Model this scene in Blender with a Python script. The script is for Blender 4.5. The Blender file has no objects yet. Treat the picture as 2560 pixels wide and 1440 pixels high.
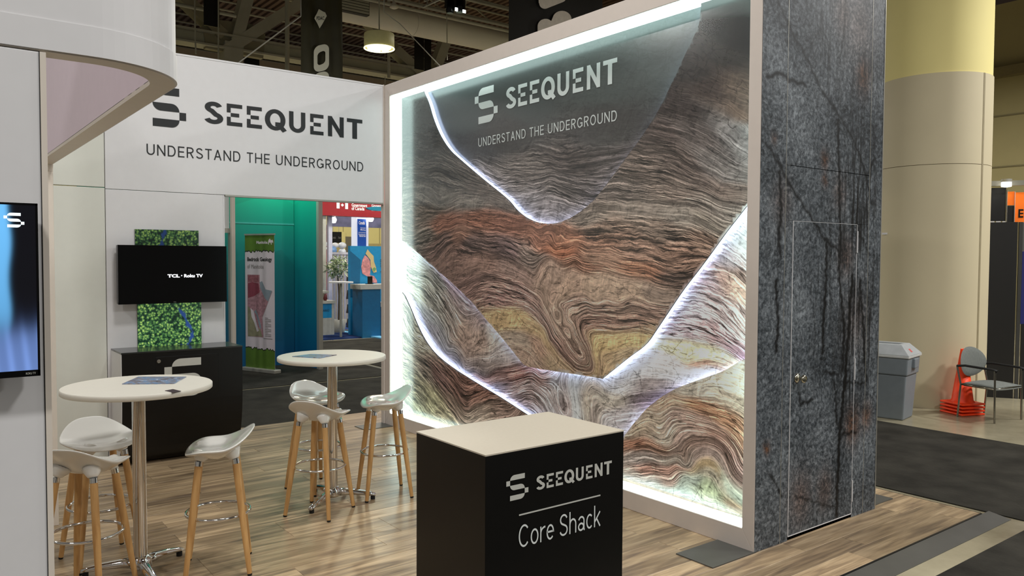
import bpy, bmesh, math, random
import numpy as np
from mathutils import Vector, Matrix
from mathutils.geometry import delaunay_2d_cdt, tessellate_polygon
random.seed(7); RNG = np.random.default_rng(7)
SC = bpy.context.scene
COL = SC.collection
# ------------------------------------------------------------------ camera
CAMPOS = Vector((-4.1083, -7.6250, 1.8079))
FPX, YAW, PITCH, ROLL = 1969.6, 0.654791, -0.0372912, 0.0050831
_fw = Vector((math.sin(YAW)*math.cos(PITCH), math.cos(YAW)*math.cos(PITCH), math.sin(PITCH)))
_rt = Vector((math.cos(YAW), -math.sin(YAW), 0)); _up = _rt.cross(_fw)
RT = math.cos(ROLL)*_rt + math.sin(ROLL)*_up; UP = -math.sin(ROLL)*_rt + math.cos(ROLL)*_up; FW = _fw
cam = bpy.data.cameras.new('camera'); camo = bpy.data.objects.new('camera', cam); COL.objects.link(camo)
cam.sensor_width = 36; cam.lens = FPX/2560*36; cam.clip_start = .05; cam.clip_end = 200
camo.matrix_world = Matrix(((RT.x, UP.x, -FW.x, CAMPOS.x), (RT.y, UP.y, -FW.y, CAMPOS.y), (RT.z, UP.z, -FW.z, CAMPOS.z), (0, 0, 0, 1)))
SC.camera = camo
def ray(p): return FW + ((p[0]-1280)/FPX)*RT - ((p[1]-720)/FPX)*UP
def onx(p, x): d = ray(p); return CAMPOS + d*((x-CAMPOS.x)/d.x)      # a measured sight line met with the plane x
def ony(p, y): d = ray(p); return CAMPOS + d*((y-CAMPOS.y)/d.y)
def onz(p, z=0.): d = ray(p); return CAMPOS + d*((z-CAMPOS.z)/d.z)
def project(v):
    d = Vector(v)-CAMPOS; w = d.dot(FW)
    return (1280+FPX*d.dot(RT)/w, 720-FPX*d.dot(UP)/w) if w > .05 else (1e6, 1e6)
# ------------------------------------------------------------------ world, light, exposure
def lin(c):
    c = c/255.; return c/12.92 if c <= .04045 else ((c+.055)/1.055)**2.4
def L3(r, g, b): return (lin(r), lin(g), lin(b))
world = bpy.data.worlds.new('hall_air'); SC.world = world; world.use_nodes = True
bg = world.node_tree.nodes['Background']; bg.inputs[0].default_value = (1.0, .95, .86, 1); bg.inputs[1].default_value = .17
SC.view_settings.view_transform = 'Standard'; SC.view_settings.look = 'None'
SC.view_settings.exposure = 0.14; SC.view_settings.gamma = 1.0; SC.view_settings.use_curve_mapping = False
SC.cycles.max_bounces = 6; SC.cycles.diffuse_bounces = 3; SC.cycles.glossy_bounces = 4; SC.cycles.sample_clamp_indirect = 6
HALL = (1.0, .985, .955)
def area(name, loc, size, power, color=HALL, target=None):
    l = bpy.data.lights.new(name, 'AREA'); l.shape = 'DISK'; l.size = size; l.energy = power; l.color = color
    o = bpy.data.objects.new(name, l); COL.objects.link(o); o.location = loc
    if target is not None: o.rotation_euler = (Vector(target)-Vector(loc)).to_track_quat('-Z', 'Y').to_euler()
    return o
for i, (x, y, pw) in enumerate(((-6, -9.5, 270), (-.5, -10, 240), (5.0, -10, 400), (-8, -4.5, 170), (-2.2, -3.6, 165), (9.2, -7.2, 620), (-8, 3.5, 170), (-1.2, 5.5, 170), (10.5, 3.5, 240), (8.0, 8.2, 420), (-2., 14, 240), (15, 1, 420), (12., 19, 620), (4.5, 18.5, 420))):
    area('hall_fill_light', (x, y, 7.0), .9, pw*.84)  # unseen overhead lights; some added to brighten the near panel and far wall
# ------------------------------------------------------------------ mesh helpers
class B:
    def __init__(s): s.v = []; s.f = []; s.sm = []
    def add(s, vs, fs, smooth=False):
        n = len(s.v); s.v += [tuple(v) for v in vs]
        for f in fs: s.f.append([i+n for i in f]); s.sm.append(smooth)
        return s
    def box(s, x0, x1, y0, y1, z0, z1):
        if x0 > x1: x0, x1 = x1, x0
        if y0 > y1: y0, y1 = y1, y0
        if z0 > z1: z0, z1 = z1, z0
        vs = [(x, y, z) for z in (z0, z1) for y in (y0, y1) for x in (x0, x1)]
        return s.add(vs, [(0, 2, 3, 1), (4, 5, 7, 6), (0, 1, 5, 4), (2, 6, 7, 3), (0, 4, 6, 2), (1, 3, 7, 5)])
    def obox(s, c, size, rz=0., M=None):
        M = M or Matrix.Rotation(rz, 3, 'Z'); hx, hy, hz = (q/2 for q in size); c = Vector(c)
        vs = [c+M@Vector((x, y, z)) for z in (-hz, hz) for y in (-hy, hy) for x in (-hx, hx)]
        return s.add(vs, [(0, 2, 3, 1), (4, 5, 7, 6), (0, 1, 5, 4), (2, 6, 7, 3), (0, 4, 6, 2), (1, 3, 7, 5)])
    def beam(s, p, q, w, h, upv=(0, 0, 1)):
        p = Vector(p); q = Vector(q); d = (q-p).normalized(); u = Vector(upv)
        if abs(d.dot(u)) > .97: u = Vector((0, 1, 0))
        a = d.cross(u).normalized(); b = a.cross(d).normalized()
        vs = [r+a*i*w/2+b*j*h/2 for r in (p, q) for j in (-1, 1) for i in (-1, 1)]
        return s.add(vs, [(0, 2, 3, 1), (4, 5, 7, 6), (0, 1, 5, 4), (2, 6, 7, 3), (0, 4, 6, 2), (1, 3, 7, 5)])
    def tube(s, pts, r, n=10, closed=False, caps=True):
        pts = [Vector(p) for p in pts]; N = len(pts); rs = r if isinstance(r, (list, tuple)) else [r]*N
        ref = None; vs = []
        for i, p in enumerate(pts):
            if closed: d = pts[(i+1) % N]-pts[i-1]
            else: d = pts[min(i+1, N-1)]-pts[max(i-1, 0)]
            d.normalize()
            if ref is None:
                ref = Vector((0, 0, 1)) if abs(d.z) < .9 else Vector((1, 0, 0))
            a = d.cross(ref).normalized(); b = a.cross(d).normalized(); ref = b
            for k in range(n):
                t = 2*math.pi*k/n; vs.append(p+(a*math.cos(t)+b*math.sin(t))*rs[i])
        fs = []
        for i in range(N if closed else N-1):
            j = (i+1) % N
            for k in range(n): fs.append((i*n+k, i*n+(k+1) % n, j*n+(k+1) % n, j*n+k))
        s.add(vs, fs, True)
        if caps and not closed:
            m = len(s.v)-len(vs); s.f.append([m+k for k in range(n)][::-1]); s.f.append([m+(N-1)*n+k for k in range(n)]); s.sm += [False, False]
        return s
    def cyl(s, p, q, r0, r1=None, n=16): return s.tube([p, q], [r0, r0 if r1 is None else r1], n)
    def lathe(s, prof, c=(0, 0, 0), n=32):
        vs = []; fs = []; c = Vector(c)
        for r, z in prof:
            for k in range(n):
                t = 2*math.pi*k/n; vs.append(c+Vector((r*math.cos(t), r*math.sin(t), z)))
        for i in range(len(prof)-1):
            for k in range(n): fs.append((i*n+k, i*n+(k+1) % n, (i+1)*n+(k+1) % n, (i+1)*n+k))
        s.add(vs, fs, True); m = len(s.v)-len(vs)
        s.f.append([m+k for k in range(n)][::-1]); s.f.append([m+(len(prof)-1)*n+k for k in range(n)]); s.sm += [False, False]
        return s
    def grid(s, fn, nu, nv, smooth=True, flip=False):
        vs = [fn(i/nu, j/nv) for j in range(nv+1) for i in range(nu+1)]
        fs = [(j*(nu+1)+i, j*(nu+1)+i+1, (j+1)*(nu+1)+i+1, (j+1)*(nu+1)+i) for j in range(nv) for i in range(nu)]
        if flip: fs = [f[::-1] for f in fs]
        return s.add(vs, fs, smooth)
    def prism(s, poly, fn, t0, t1):
        """poly: 2-D outline; fn(u, v, t): the point; capped on both sides"""
        n = len(poly); lo = [fn(u, v, t0) for u, v in poly]; hi = [fn(u, v, t1) for u, v in poly]
        tr = tessellate_polygon([[Vector((u, v, 0)) for u, v in poly]])
        fs = [tuple(t) for t in tr]+[tuple(i+n for i in t[::-1]) for t in tr]+[(i, (i+1) % n, (i+1) % n+n, i+n) for i in range(n)]
        return s.add(lo+hi, fs)
    def mesh(s, name):
        me = bpy.data.meshes.new(name); me.from_pydata([tuple(v) for v in s.v], [], s.f)
        me.polygons.foreach_set('use_smooth', s.sm); me.update()
        if any(s.sm) and not all(s.sm):
            flat = set()
            for p in me.polygons:
                if not p.use_smooth: flat.update(p.edge_keys)
            for e in me.edges:
                if e.key in flat: e.use_edge_sharp = True
        bm = bmesh.new(); bm.from_mesh(me); bmesh.ops.recalc_face_normals(bm, faces=bm.faces); bm.to_mesh(me); bm.free()
        return me
def obj(name, b, m=None, parent=None, bevel=0, loc=None):
    me = b if isinstance(b, bpy.types.Mesh) else b.mesh(name)
    o = bpy.data.objects.new(name, me); COL.objects.link(o)
    if m is not None and not me.materials: me.materials.append(m)
    if parent is not None: o.parent = parent
    if loc is not None: o.location = loc
    if bevel:
        md = o.modifiers.new('bevel', 'BEVEL'); md.width = bevel; md.segments = 2; md.limit_method = 'ANGLE'
    return o
def tag(o, label=None, cat=None, group=None, kind=None):
    if label: o['label'] = label
    if cat: o['category'] = cat
    if group: o['group'] = group
    if kind: o['kind'] = kind
    return o
def thing(name, label, cat, loc=(0, 0, 0), rz=0., group=None, kind=None):
    o = bpy.data.objects.new(name, None); COL.objects.link(o); o.location = loc; o.rotation_euler = (0, 0, rz); o.empty_display_size = .1
    return tag(o, label, cat, group, kind)
def copy_tree(o, parent=None):
    c = o.copy(); COL.objects.link(c)
    if parent is not None: c.parent = parent; c.matrix_parent_inverse = o.matrix_parent_inverse
    for ch in list(o.children): copy_tree(ch, c)
    return c
# ------------------------------------------------------------------ materials
def nodes(name):
    m = bpy.data.materials.new(name); m.use_nodes = True; nt = m.node_tree
    return m, nt, nt.nodes['Principled BSDF']
def N(nt, t, **kw):
    n = nt.nodes.new(t)
    for k, v in kw.items(): setattr(n, k, v)
    return n
def mat(name, rgb, rough=.5, metal=0., var=.06, scale=14., bump=0., spec=.5, emit=None, estr=0., coat=0.):
    """plain surface: base colour with a little procedural mottling"""
    m, nt, p = nodes(name); c = L3(*rgb)
    tc = N(nt, 'ShaderNodeTexCoord'); no = N(nt, 'ShaderNodeTexNoise'); no.inputs['Scale'].default_value = scale; no.inputs['Detail'].default_value = 4
    nt.links.new(tc.outputs['Object'], no.inputs['Vector'])
    r = N(nt, 'ShaderNodeMapRange'); r.inputs[1].default_value = .3; r.inputs[2].default_value = .7; r.inputs[3].default_value = 1-var; r.inputs[4].default_value = 1+var
    nt.links.new(no.outputs[0], r.inputs[0])
    mx = N(nt, 'ShaderNodeVectorMath', operation='SCALE'); mx.inputs[0].default_value = c; nt.links.new(r.outputs[0], mx.inputs['Scale'])
    nt.links.new(mx.outputs[0], p.inputs['Base Color'])
    p.inputs['Roughness'].default_value = rough; p.inputs['Metallic'].default_value = metal; p.inputs['Specular IOR Level'].default_value = spec
    p.inputs['Coat Weight'].default_value = coat
    if bump:
        bn = N(nt, 'ShaderNodeBump'); bn.inputs['Strength'].default_value = bump; bn.inputs['Distance'].default_value = .01
        n2 = N(nt, 'ShaderNodeTexNoise'); n2.inputs['Scale'].default_value = scale*12; n2.inputs['Detail'].default_value = 3
        nt.links.new(tc.outputs['Object'], n2.inputs['Vector']); nt.links.new(n2.outputs[0], bn.inputs['Height']); nt.links.new(bn.outputs[0], p.inputs['Normal'])
    if emit is not None:
        p.inputs['Emission Color'].default_value = (*emit, 1); p.inputs['Emission Strength'].default_value = estr
    return m
def attr_mat(name, attr, rough=.6, emit=0., spec=.5):
    m, nt, p = nodes(name); a = N(nt, 'ShaderNodeAttribute', attribute_name=attr)
    nt.links.new(a.outputs['Color'], p.inputs['Base Color']); p.inputs['Roughness'].default_value = rough; p.inputs['Specular IOR Level'].default_value = spec
    if emit: nt.links.new(a.outputs['Color'], p.inputs['Emission Color']); p.inputs['Emission Strength'].default_value = emit
    return m
WHITE = mat('white_laminate', (226, 225, 226), .5, var=.012)
WARMW = mat('cream_laminate', (222, 223, 213), .5, var=.012)
PINKLIT = mat('pink_lit_white', (232, 216, 226), .8, var=.012)  # white lining; the pink light falling on it is put into this colour
POSTW = mat('ivory_post', (226, 216, 203), .5, var=.012)
FRAMEW = mat('champagne_aluminium', (214, 203, 194), .42, var=.015)
BLACK = mat('black_laminate', (11, 10, 9), .38, var=.1, spec=.35)
BLACKG = mat('black_gloss', (5, 5, 6), .18, var=.05, spec=.2)
VINYLK = mat('black_vinyl', (28, 30, 32), .5)
VINYLW = mat('white_vinyl', (225, 230, 228), .5, var=.01)
VINYLG = mat('pale_grey_vinyl', (200, 200, 192), .5, var=.02)
CHROME = mat('chrome', (222, 222, 222), .09, 1., var=.01)
STEEL = mat('dark_sheet_steel', (92, 92, 88), .42, .35, var=.1, scale=5)
BEECH = None
PLASTIC = mat('white_gloss_plastic', (232, 230, 224), .16, var=.01, coat=.6)
RUBBER = mat('black_rubber', (16, 16, 16), .7)
TABLEW = mat('white_table_laminate', (232, 227, 214), .42, var=.01)
COUNTW = mat('cream_counter_laminate', (206, 196, 178), .5, var=.02, scale=60)
ALU = mat('grey_aluminium', (178, 176, 166), .4, .5, var=.03)
CONCR = None
def wood(name, c0, c1, axis='z', sc=1.):
    m, nt, p = nodes(name); tc = N(nt, 'ShaderNodeTexCoord'); mp = N(nt, 'ShaderNodeMapping')
    mp.inputs['Scale'].default_value = {'z': (40*sc, 40*sc, 2.5*sc), 'x': (2*sc, 34*sc, 34*sc)}[axis]
    no = N(nt, 'ShaderNodeTexNoise'); no.inputs['Scale'].default_value = 1.; no.inputs['Detail'].default_value = 6; no.inputs['Distortion'].default_value = .6
    rp = N(nt, 'ShaderNodeValToRGB'); rp.color_ramp.elements[0].position = .32; rp.color_ramp.elements[1].position = .68
    rp.color_ramp.elements[0].color = (*L3(*c0), 1); rp.color_ramp.elements[1].color = (*L3(*c1), 1)
    nt.links.new(tc.outputs['Object'], mp.inputs[0]); nt.links.new(mp.outputs[0], no.inputs['Vector']); nt.links.new(no.outputs[0], rp.inputs[0]); nt.links.new(rp.outputs[0], p.inputs['Base Color'])
    p.inputs['Roughness'].default_value = .42
    return m
BEECH = wood('beech_wood', (180, 134, 80), (208, 164, 106))
def plank_mat():
    m, nt, p = nodes('vinyl_plank'); tc = N(nt, 'ShaderNodeTexCoord'); oi = N(nt, 'ShaderNodeObjectInfo')
    off = N(nt, 'ShaderNodeVectorMath', operation='SCALE'); off.inputs[0].default_value = (37., 91., 13.); nt.links.new(oi.outputs['Random'], off.inputs['Scale'])
    ad = N(nt, 'ShaderNodeVectorMath', operation='ADD'); nt.links.new(tc.outputs['Object'], ad.inputs[0]); nt.links.new(off.outputs[0], ad.inputs[1])
    def noise(sc, det, dist=0.):
        mp = N(nt, 'ShaderNodeMapping'); mp.inputs['Scale'].default_value = sc
        n = N(nt, 'ShaderNodeTexNoise'); n.inputs['Scale'].default_value = 1.; n.inputs['Detail'].default_value = det; n.inputs['Distortion'].default_value = dist
        nt.links.new(ad.outputs[0], mp.inputs[0]); nt.links.new(mp.outputs[0], n.inputs['Vector']); return n
    big = noise((1.6, 16, 1), 4, .8); fine = noise((4., 90, 1), 5, .3)
    rp = N(nt, 'ShaderNodeValToRGB'); e = rp.color_ramp.elements
    e[0].position = .28; e[0].color = (*L3(112, 94, 76), 1); e[1].position = .75; e[1].color = (*L3(196, 172, 138), 1)
    x = e.new(.5); x.color = (*L3(160, 137, 107), 1)
    nt.links.new(big.outputs[0], rp.inputs[0])
    fr = N(nt, 'ShaderNodeMapRange'); fr.inputs[1].default_value = .35; fr.inputs[2].default_value = .65; fr.inputs[3].default_value = .8; fr.inputs[4].default_value = 1.12
    nt.links.new(fine.outputs[0], fr.inputs[0])
    tone = N(nt, 'ShaderNodeMapRange'); tone.inputs[3].default_value = .78; tone.inputs[4].default_value = 1.36; nt.links.new(oi.outputs['Random'], tone.inputs[0])
    mu = N(nt, 'ShaderNodeMath', operation='MULTIPLY'); nt.links.new(fr.outputs[0], mu.inputs[0]); nt.links.new(tone.outputs[0], mu.inputs[1])
    vs = N(nt, 'ShaderNodeVectorMath', operation='SCALE'); nt.links.new(rp.outputs[0], vs.inputs[0]); nt.links.new(mu.outputs[0], vs.inputs['Scale'])
    nt.links.new(vs.outputs[0], p.inputs['Base Color']); p.inputs['Roughness'].default_value = .34; p.inputs['Specular IOR Level'].default_value = .45
    bp = N(nt, 'ShaderNodeBump'); bp.inputs['Strength'].default_value = .12; bp.inputs['Distance'].default_value = .002
    nt.links.new(fine.outputs[0], bp.inputs['Height']); nt.links.new(bp.outputs[0], p.inputs['Normal'])
    return m
def carpet_mat(name, c):
    m = mat(name, c, .95, var=.35, scale=3., bump=.6, spec=.1); return m
CARPET = carpet_mat('charcoal_carpet', (52, 50, 45))
def concrete():
    m, nt, p = nodes('polished_concrete'); tc = N(nt, 'ShaderNodeTexCoord')
    a = N(nt, 'ShaderNodeTexNoise'); a.inputs['Scale'].default_value = .7; a.inputs['Detail'].default_value = 8; a.inputs['Roughness'].default_value = .65
    rp = N(nt, 'ShaderNodeValToRGB'); rp.color_ramp.elements[0].position = .35; rp.color_ramp.elements[1].position = .7
    rp.color_ramp.elements[0].color = (*L3(128, 120, 98), 1); rp.color_ramp.elements[1].color = (*L3(176, 168, 142), 1)
    nt.links.new(tc.outputs['Object'], a.inputs['Vector']); nt.links.new(a.outputs[0], rp.inputs[0]); nt.links.new(rp.outputs[0], p.inputs['Base Color']); p.inputs['Roughness'].default_value = .22
    return m
CONCR = concrete()
def led(name, col, s):
    m, nt, p = nodes(name); p.inputs['Base Color'].default_value = (.8, .8, .8, 1); p.inputs['Emission Color'].default_value = (*col, 1); p.inputs['Emission Strength'].default_value = s
    no = N(nt, 'ShaderNodeTexNoise'); no.inputs['Scale'].default_value = 30
    r = N(nt, 'ShaderNodeMapRange'); r.inputs[3].default_value = s*.97; r.inputs[4].default_value = s*1.03; nt.links.new(no.outputs[0], r.inputs[0]); nt.links.new(r.outputs[0], p.inputs['Emission Strength'])
    return m
# ------------------------------------------------------------------ lettering
def arc(cx, cy, rx, ry, a0, a1, n=14):
    return [(cx+rx*math.cos(math.radians(a0+(a1-a0)*i/n)), cy+ry*math.sin(math.radians(a0+(a1-a0)*i/n))) for i in range(n+1)]
def glyphs(t):
    """centre-line strokes, cap height 1, t = stroke weight (strokes keep inside the cap height)"""
    h = t/2; T = 1-h
    G = {}
    G['U'] = (.68, [[(h, 1), (h, .36)]+arc(.34, .36, .34-h, .36-h, 180, 360)+[(.68-h, 1)]])
    G['N'] = (.70, [[(h, 0), (h, 1)], [(h, 1-h*.6), (.70-h, h*.6)], [(.70-h, 0), (.70-h, 1)]])
    G['D'] = (.68, [[(h, h), (.32, h)]+arc(.32, .5, .36-h, .5-h, -90, 90)+[(h, T), (h, h)], [(h, 0), (h, 1)]])
    G['E'] = (.56, [[(.56, T), (h, T), (h, h), (.56, h)], [(h, .51), (.52, .51)], [(h, 0), (h, 1)]])
    G['R'] = (.62, [[(h, 0), (h, 1)], [(h, T), (.34, T)]+arc(.34, .725, .27-h, .275-h, 90, -90)+[(h, .45)], [(.33, .45), (.60-h*.6, 0)]])
    G['S'] = (.62, [arc(.31, .74, .29-h, .26-h, 20, 270, 18)+arc(.31, .26, .31-h, .26-h if False else .24, 90, -160, 18)])
    G['S'] = (.62, [arc(.31, .745, .285-h, .255-h, 15, 250, 16)+arc(.31, .265, .31-h, .265-h, 70, -165, 18)])
    G['T'] = (.60, [[(0, T), (.60, T)], [(.30, 0), (.30, 1)]])
    G['A'] = (.68, [[(h*.8, 0), (.34, 1-h*.4)], [(.34, 1-h*.4), (.68-h*.8, 0)], [(.16, .33), (.52, .33)]])
    G['H'] = (.68, [[(h, 0), (h, 1)], [(.68-h, 0), (.68-h, 1)], [(h, .51), (.68-h, .51)]])
    G['G'] = (.74, [arc(.37, .5, .37-h, .5-h, 40, 335, 24), [(.42, .44), (.74-h, .44), (.74-h, .1)]])
    G['O'] = (.76, [arc(.38, .5, .38-h, .5-h, 0, 360, 28)])
    G['Q'] = (.76, [arc(.38, .5, .38-h, .5-h, 0, 360, 28), [(.38, .30), (.50, .30), (.76-h*.3, -.01)]])
    G['C'] = (.72, [arc(.38, .5, .38-h, .5-h, 42, 318, 26)])
    x = .70
    G['o'] = (.56, [arc(.28, x/2, .28-h, x/2-h, 0, 360, 24)])
    G['r'] = (.34, [[(h, 0), (h, x)], arc(.36, .40, .36-h, .30-h, 180, 88, 10)])
    G['e'] = (.55, [[(h, x/2+.02), (.55-h, x/2+.02)]+arc(.275, x/2, .275-h, x/2-h, 4, 318, 22)])
    G['h'] = (.54, [[(h, 0), (h, 1.02)], arc(.27, .42, .27-h, .28-h, 180, 0, 14)+[(.54-h, 0)]])
    G['a'] = (.54, [arc(.27, .46, .24-h*.6, .24-h, 160, 0, 12)+[(.51-h*.6, .06), (.54, .02)], arc(.25, .2, .24-h, .2-h, 0, 360, 20), ])
    G['c'] = (.50, [arc(.27, x/2, .27-h, x/2-h, 45, 315, 20)])
    G['k'] = (.50, [[(h, 0), (h, 1.02)], [(.48, x), (h, .24)], [(.2, .40), (.50-h*.3, 0)]])
    return G
def lift_of(fn):
    o = Vector(fn(0, 0)); return (Vector(fn(1, 0))-o).cross(Vector(fn(0, 1))-o).normalized()
def stroke(b, pts, t, fn, k=0, nrm=None):
    if k: f0 = fn; off = nrm*(.00022*k); fn = lambda u, v: tuple(Vector(f0(u, v))+off)
    P = [Vector((p[0], p[1])) for p in pts]; P = [p for i, p in enumerate(P) if i == 0 or (p-P[i-1]).length > 1e-5]; closed = (P[0]-P[-1]).length < 1e-6
    if closed: P = P[:-1]
    n = len(P); L = []; R = []
    for i in range(n):
        if closed: a = (P[i]-P[i-1]).normalized(); c = (P[(i+1) % n]-P[i]).normalized()
        else:
            a = (P[i]-P[i-1]).normalized() if i else None; c = (P[i+1]-P[i]).normalized() if i < n-1 else None
            a = a if a is not None else c; c = c if c is not None else a
        m = (a+c).normalized(); k = max(.35, m.dot(c)); nn = Vector((-m.y, m.x))*(t/2/k); L.append(P[i]+nn); R.append(P[i]-nn)
    vs = [fn(q.x, q.y) for q in L]+[fn(q.x, q.y) for q in R]
    rng = range(n) if closed else range(n-1)
    b.add(vs, [(i, (i+1) % n, n+(i+1) % n, n+i) for i in rng])
def line_of(text, t, gap=.16, space=.36):
    G = glyphs(t); x = 0; out = []
    for ch in text:
        if ch == ' ': x += space; continue
        w, st = G[ch]; out.append((x, st)); x += w+gap
    return out, x-gap
def lettering(name, text, fn, width, height, m, parent, t=.11, gap=.16, space=.4):
    if ' ' in text and space is not None:
        W = line_of(text, t, gap, space)[1]; x = 0; k = width/W
        for wd in text.split(' '):
            ww = line_of(wd, t, gap, space)[1]; lettering(name, wd, (lambda x0: lambda u, v: fn(x0+u, v))(x*k), ww*k, height, m, parent, t, gap, space); x += ww+gap+space
        return
    """fn(u, v) -> world point for metres u along, v up"""
    out, W = line_of(text, t, gap, space); b = B(); sx = width/W; sy = height; nr = lift_of(fn)
    for x0, st in out:
        for k, s in enumerate(st): stroke(b, [(p[0]+x0, p[1]) for p in s], t, lambda u, v: fn(u*sx, v*sy), k, nr)
    return obj(name, b, m, parent)
def stylised_e(w, t):
    return [[(0, 1), (w, 1), (w, 1-t), (t, 1-t), (t, .60), (0, .60)], [(t, .585), (.80*w, .585), (.80*w, .415), (t, .415)], [(0, .40), (t, .40), (t, t), (w, t), (w, 0), (0, 0)]]
def wordmark(name, fn, width, height, m, parent):
    """the booth's word in its own letters; E with a shifted middle bar"""
    b = B(); t = .185; G = glyphs(t); spans = [(0, 176), (210, 356), (400, 547), (576, 784), (821, 991), (1042, 1186), (1234, 1410), (1446, 1623)]
    for ch, (a, c) in zip('SEEQUENT', spans):
        a /= 1623.; c /= 1623.; wpx = (c-a)*width
        if ch == 'E':
            w = wpx/height
            for poly in stylised_e(w, t*.95):
                tr = tessellate_polygon([[Vector((p[0], p[1], 0)) for p in poly]])
                b.add([fn(a*width+p[0]*height, p[1]*height) for p in poly], [tuple(q) for q in tr])
        else:
            w0, st = G[ch]; k = wpx/w0
            for i, s in enumerate(st): stroke(b, s, t, lambda u, v: fn(a*width+u*k, v*height), i, lift_of(fn))
    return obj(name, b, m, parent)
def icon_polys():
    """five rows of the S mark, width 1, height 1"""
    s = 30/178.; e = 148/178.; r = .2; rx = .2*1.0
    def q(cx, cy, a0, a1): return arc(cx, cy, rx, r, a0, a1, 8)
    top = [(e, .8), (e, 1.)]+q(s+rx, .8, 90, 180)
    mid = [(e, .4)]+q(e-rx, .4, 0, 90)[0:]+[(s, .6)]+q(s+rx, .6, 180, 270)
    bot = [(s, 0), (e-rx, 0)]+q(e-rx, .2, -90, 0)+[(s, .2)]
    return [top, [(0, .6), (s, .6), (s, .8), (0, .8)], mid, [(e, .2), (1, .2), (1, .4), (e, .4)], bot]
def icon(name, fn, width, height, m, parent):
    b = B()
    for poly in icon_polys():
        tr = tessellate_polygon([[Vector((p[0], p[1], 0)) for p in poly]])
        b.add([fn(p[0]*width, p[1]*height) for p in poly], [tuple(q) for q in tr])
    return obj(name, b, m, parent)
def plain_text(name, body, fn, width, height, m, parent, bold=0.):
    c = bpy.data.curves.new(name, 'FONT'); c.body = body; c.size = 1.; c.offset = bold; c.resolution_u = 3
    o = bpy.data.objects.new(name, c); COL.objects.link(o); dg = bpy.context.evaluated_depsgraph_get(); me = bpy.data.meshes.new_from_object(o.evaluated_get(dg))
    bpy.data.objects.remove(o); bpy.data.curves.remove(c)
    co = np.array([v.co[:] for v in me.vertices]); lo = co.min(0); hi = co.max(0)
    for v in me.vertices: v.co = fn((v.co.x-lo[0])/(hi[0]-lo[0])*width, (v.co.y-lo[1])/(hi[1]-lo[1])*height)
    me.materials.clear()
    return obj(name, me, m, parent)
# ================================================================== setting: hall floor, carpets, booth floor
HF = -.03
obj('floor', B().box(-14, 34, -14, 40, HF-.1, HF), CONCR)
tag(bpy.data.objects['floor'], 'polished concrete floor of the exhibition hall showing beside the column', 'floor', kind='structure')
def carpet(x0, x1, y0, y1, label, m=CARPET, top=HF+.008):
    return tag(obj('aisle_carpet', B().box(x0, x1, y0, y1, HF, top), m), label, 'carpet')
carpet(2.12, 4.67, -5.49, 3.18, 'charcoal aisle carpet running behind the rock wall towards the grey bin')
carpet(-14, 14, -14, -5.55, 'charcoal aisle carpet at the front edge beyond the steel ramp strip')
carpet(-14, 2.05, .70, 3.18, 'charcoal aisle carpet just behind the booth, seen under the header panel')
carpet(-14, 2.08, 3.27, 9.2, 'charcoal carpet under the teal booth and the roll-up banner')
carpet(2.20, 8.0, 3.27, 8.55, 'charcoal aisle carpet in front of the blue booth floor')
PM = plank_mat()
FX0, FX1, FY0, FY1 = -5.2, 1.97, -5.24, .64
bf = obj('booth_floor', B().box(FX0, FX1, FY0, FY1, HF, -.006), mat('plank_underlay', (70, 58, 44), .8))
tag(bf, 'raised booth floor of brown wood-look planks', 'floor', kind='structure')
PW, PL = .165, 1.22
def plank_mesh(l):
    b = B(); e = .0015; h = .006
    x0, x1, y0, y1 = .0006, l-.0006, .0006, PW-.0006
    b.add([(x0, y0, 0), (x1, y0, 0), (x1, y1, 0), (x0, y1, 0), (x0, y0, h-e), (x1, y0, h-e), (x1, y1, h-e), (x0, y1, h-e), (x0+e, y0+e, h), (x1-e, y0+e, h), (x1-e, y1-e, h), (x0+e, y1-e, h)],
          [(0, 1, 5, 4), (1, 2, 6, 5), (2, 3, 7, 6), (3, 0, 4, 7), (4, 5, 9, 8), (5, 6, 10, 9), (6, 7, 11, 10), (7, 4, 8, 11), (8, 9, 10, 11)])
    me = b.mesh('plank'); me.materials.append(PM); return me
FULL = plank_mesh(PL); row = 0; y = FY0
while y < FY1-.02:
    x = FX0-random.choice((0, .2, .41, .61, .81, 1.02))
    while x < FX1-.01:
        a = max(x, FX0); c = min(x+PL, FX1)
        hid = (a > .2 and c < 1.42 and y > -4.55) or (a > .2 and y > -4.6 and c < 1.95) or (c < -3.95 and y < -5.0)
        seen = any(-700 < project(q)[0] < 3100 and -100 < project(q)[1] < 2000 for q in ((a, y, 0), (c, y, 0), (a, y+PW, 0), (c, y+PW, 0), ((a+c)/2, y, 0)))
        if c-a > .03 and not hid and seen:
            me = FULL if c-a > PL-.001 else plank_mesh(c-a)
            o = bpy.data.objects.new('plank', me); COL.objects.link(o); o.parent = bf; o.location = (a, y, -.006)
        x += PL
    y += PW
fe = B().box(FX0, FX1+.008, FY0-.012, FY0, HF, -.001).box(FX1, FX1+.012, FY0, FY1, HF, -.001)
obj('edge_strip', fe, BLACK, bf)
rs = B(); rs.add([(FX0, FY0-.013, -.004), (2.085, FY0-.013, -.004), (2.085, -5.40, HF+.003), (FX0, -5.40, HF+.003), (FX0, FY0-.013, HF), (2.085, FY0-.013, HF), (2.085, -5.40, HF), (FX0, -5.40, HF)],
                 [(0, 1, 2, 3), (4, 7, 6, 5), (0, 4, 5, 1), (3, 2, 6, 7), (1, 5, 6, 2), (0, 3, 7, 4)])
tag(obj('ramp_strip', rs, STEEL), 'dark sheet steel ramp strip along the front edge of the plank floor', 'ramp')
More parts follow.
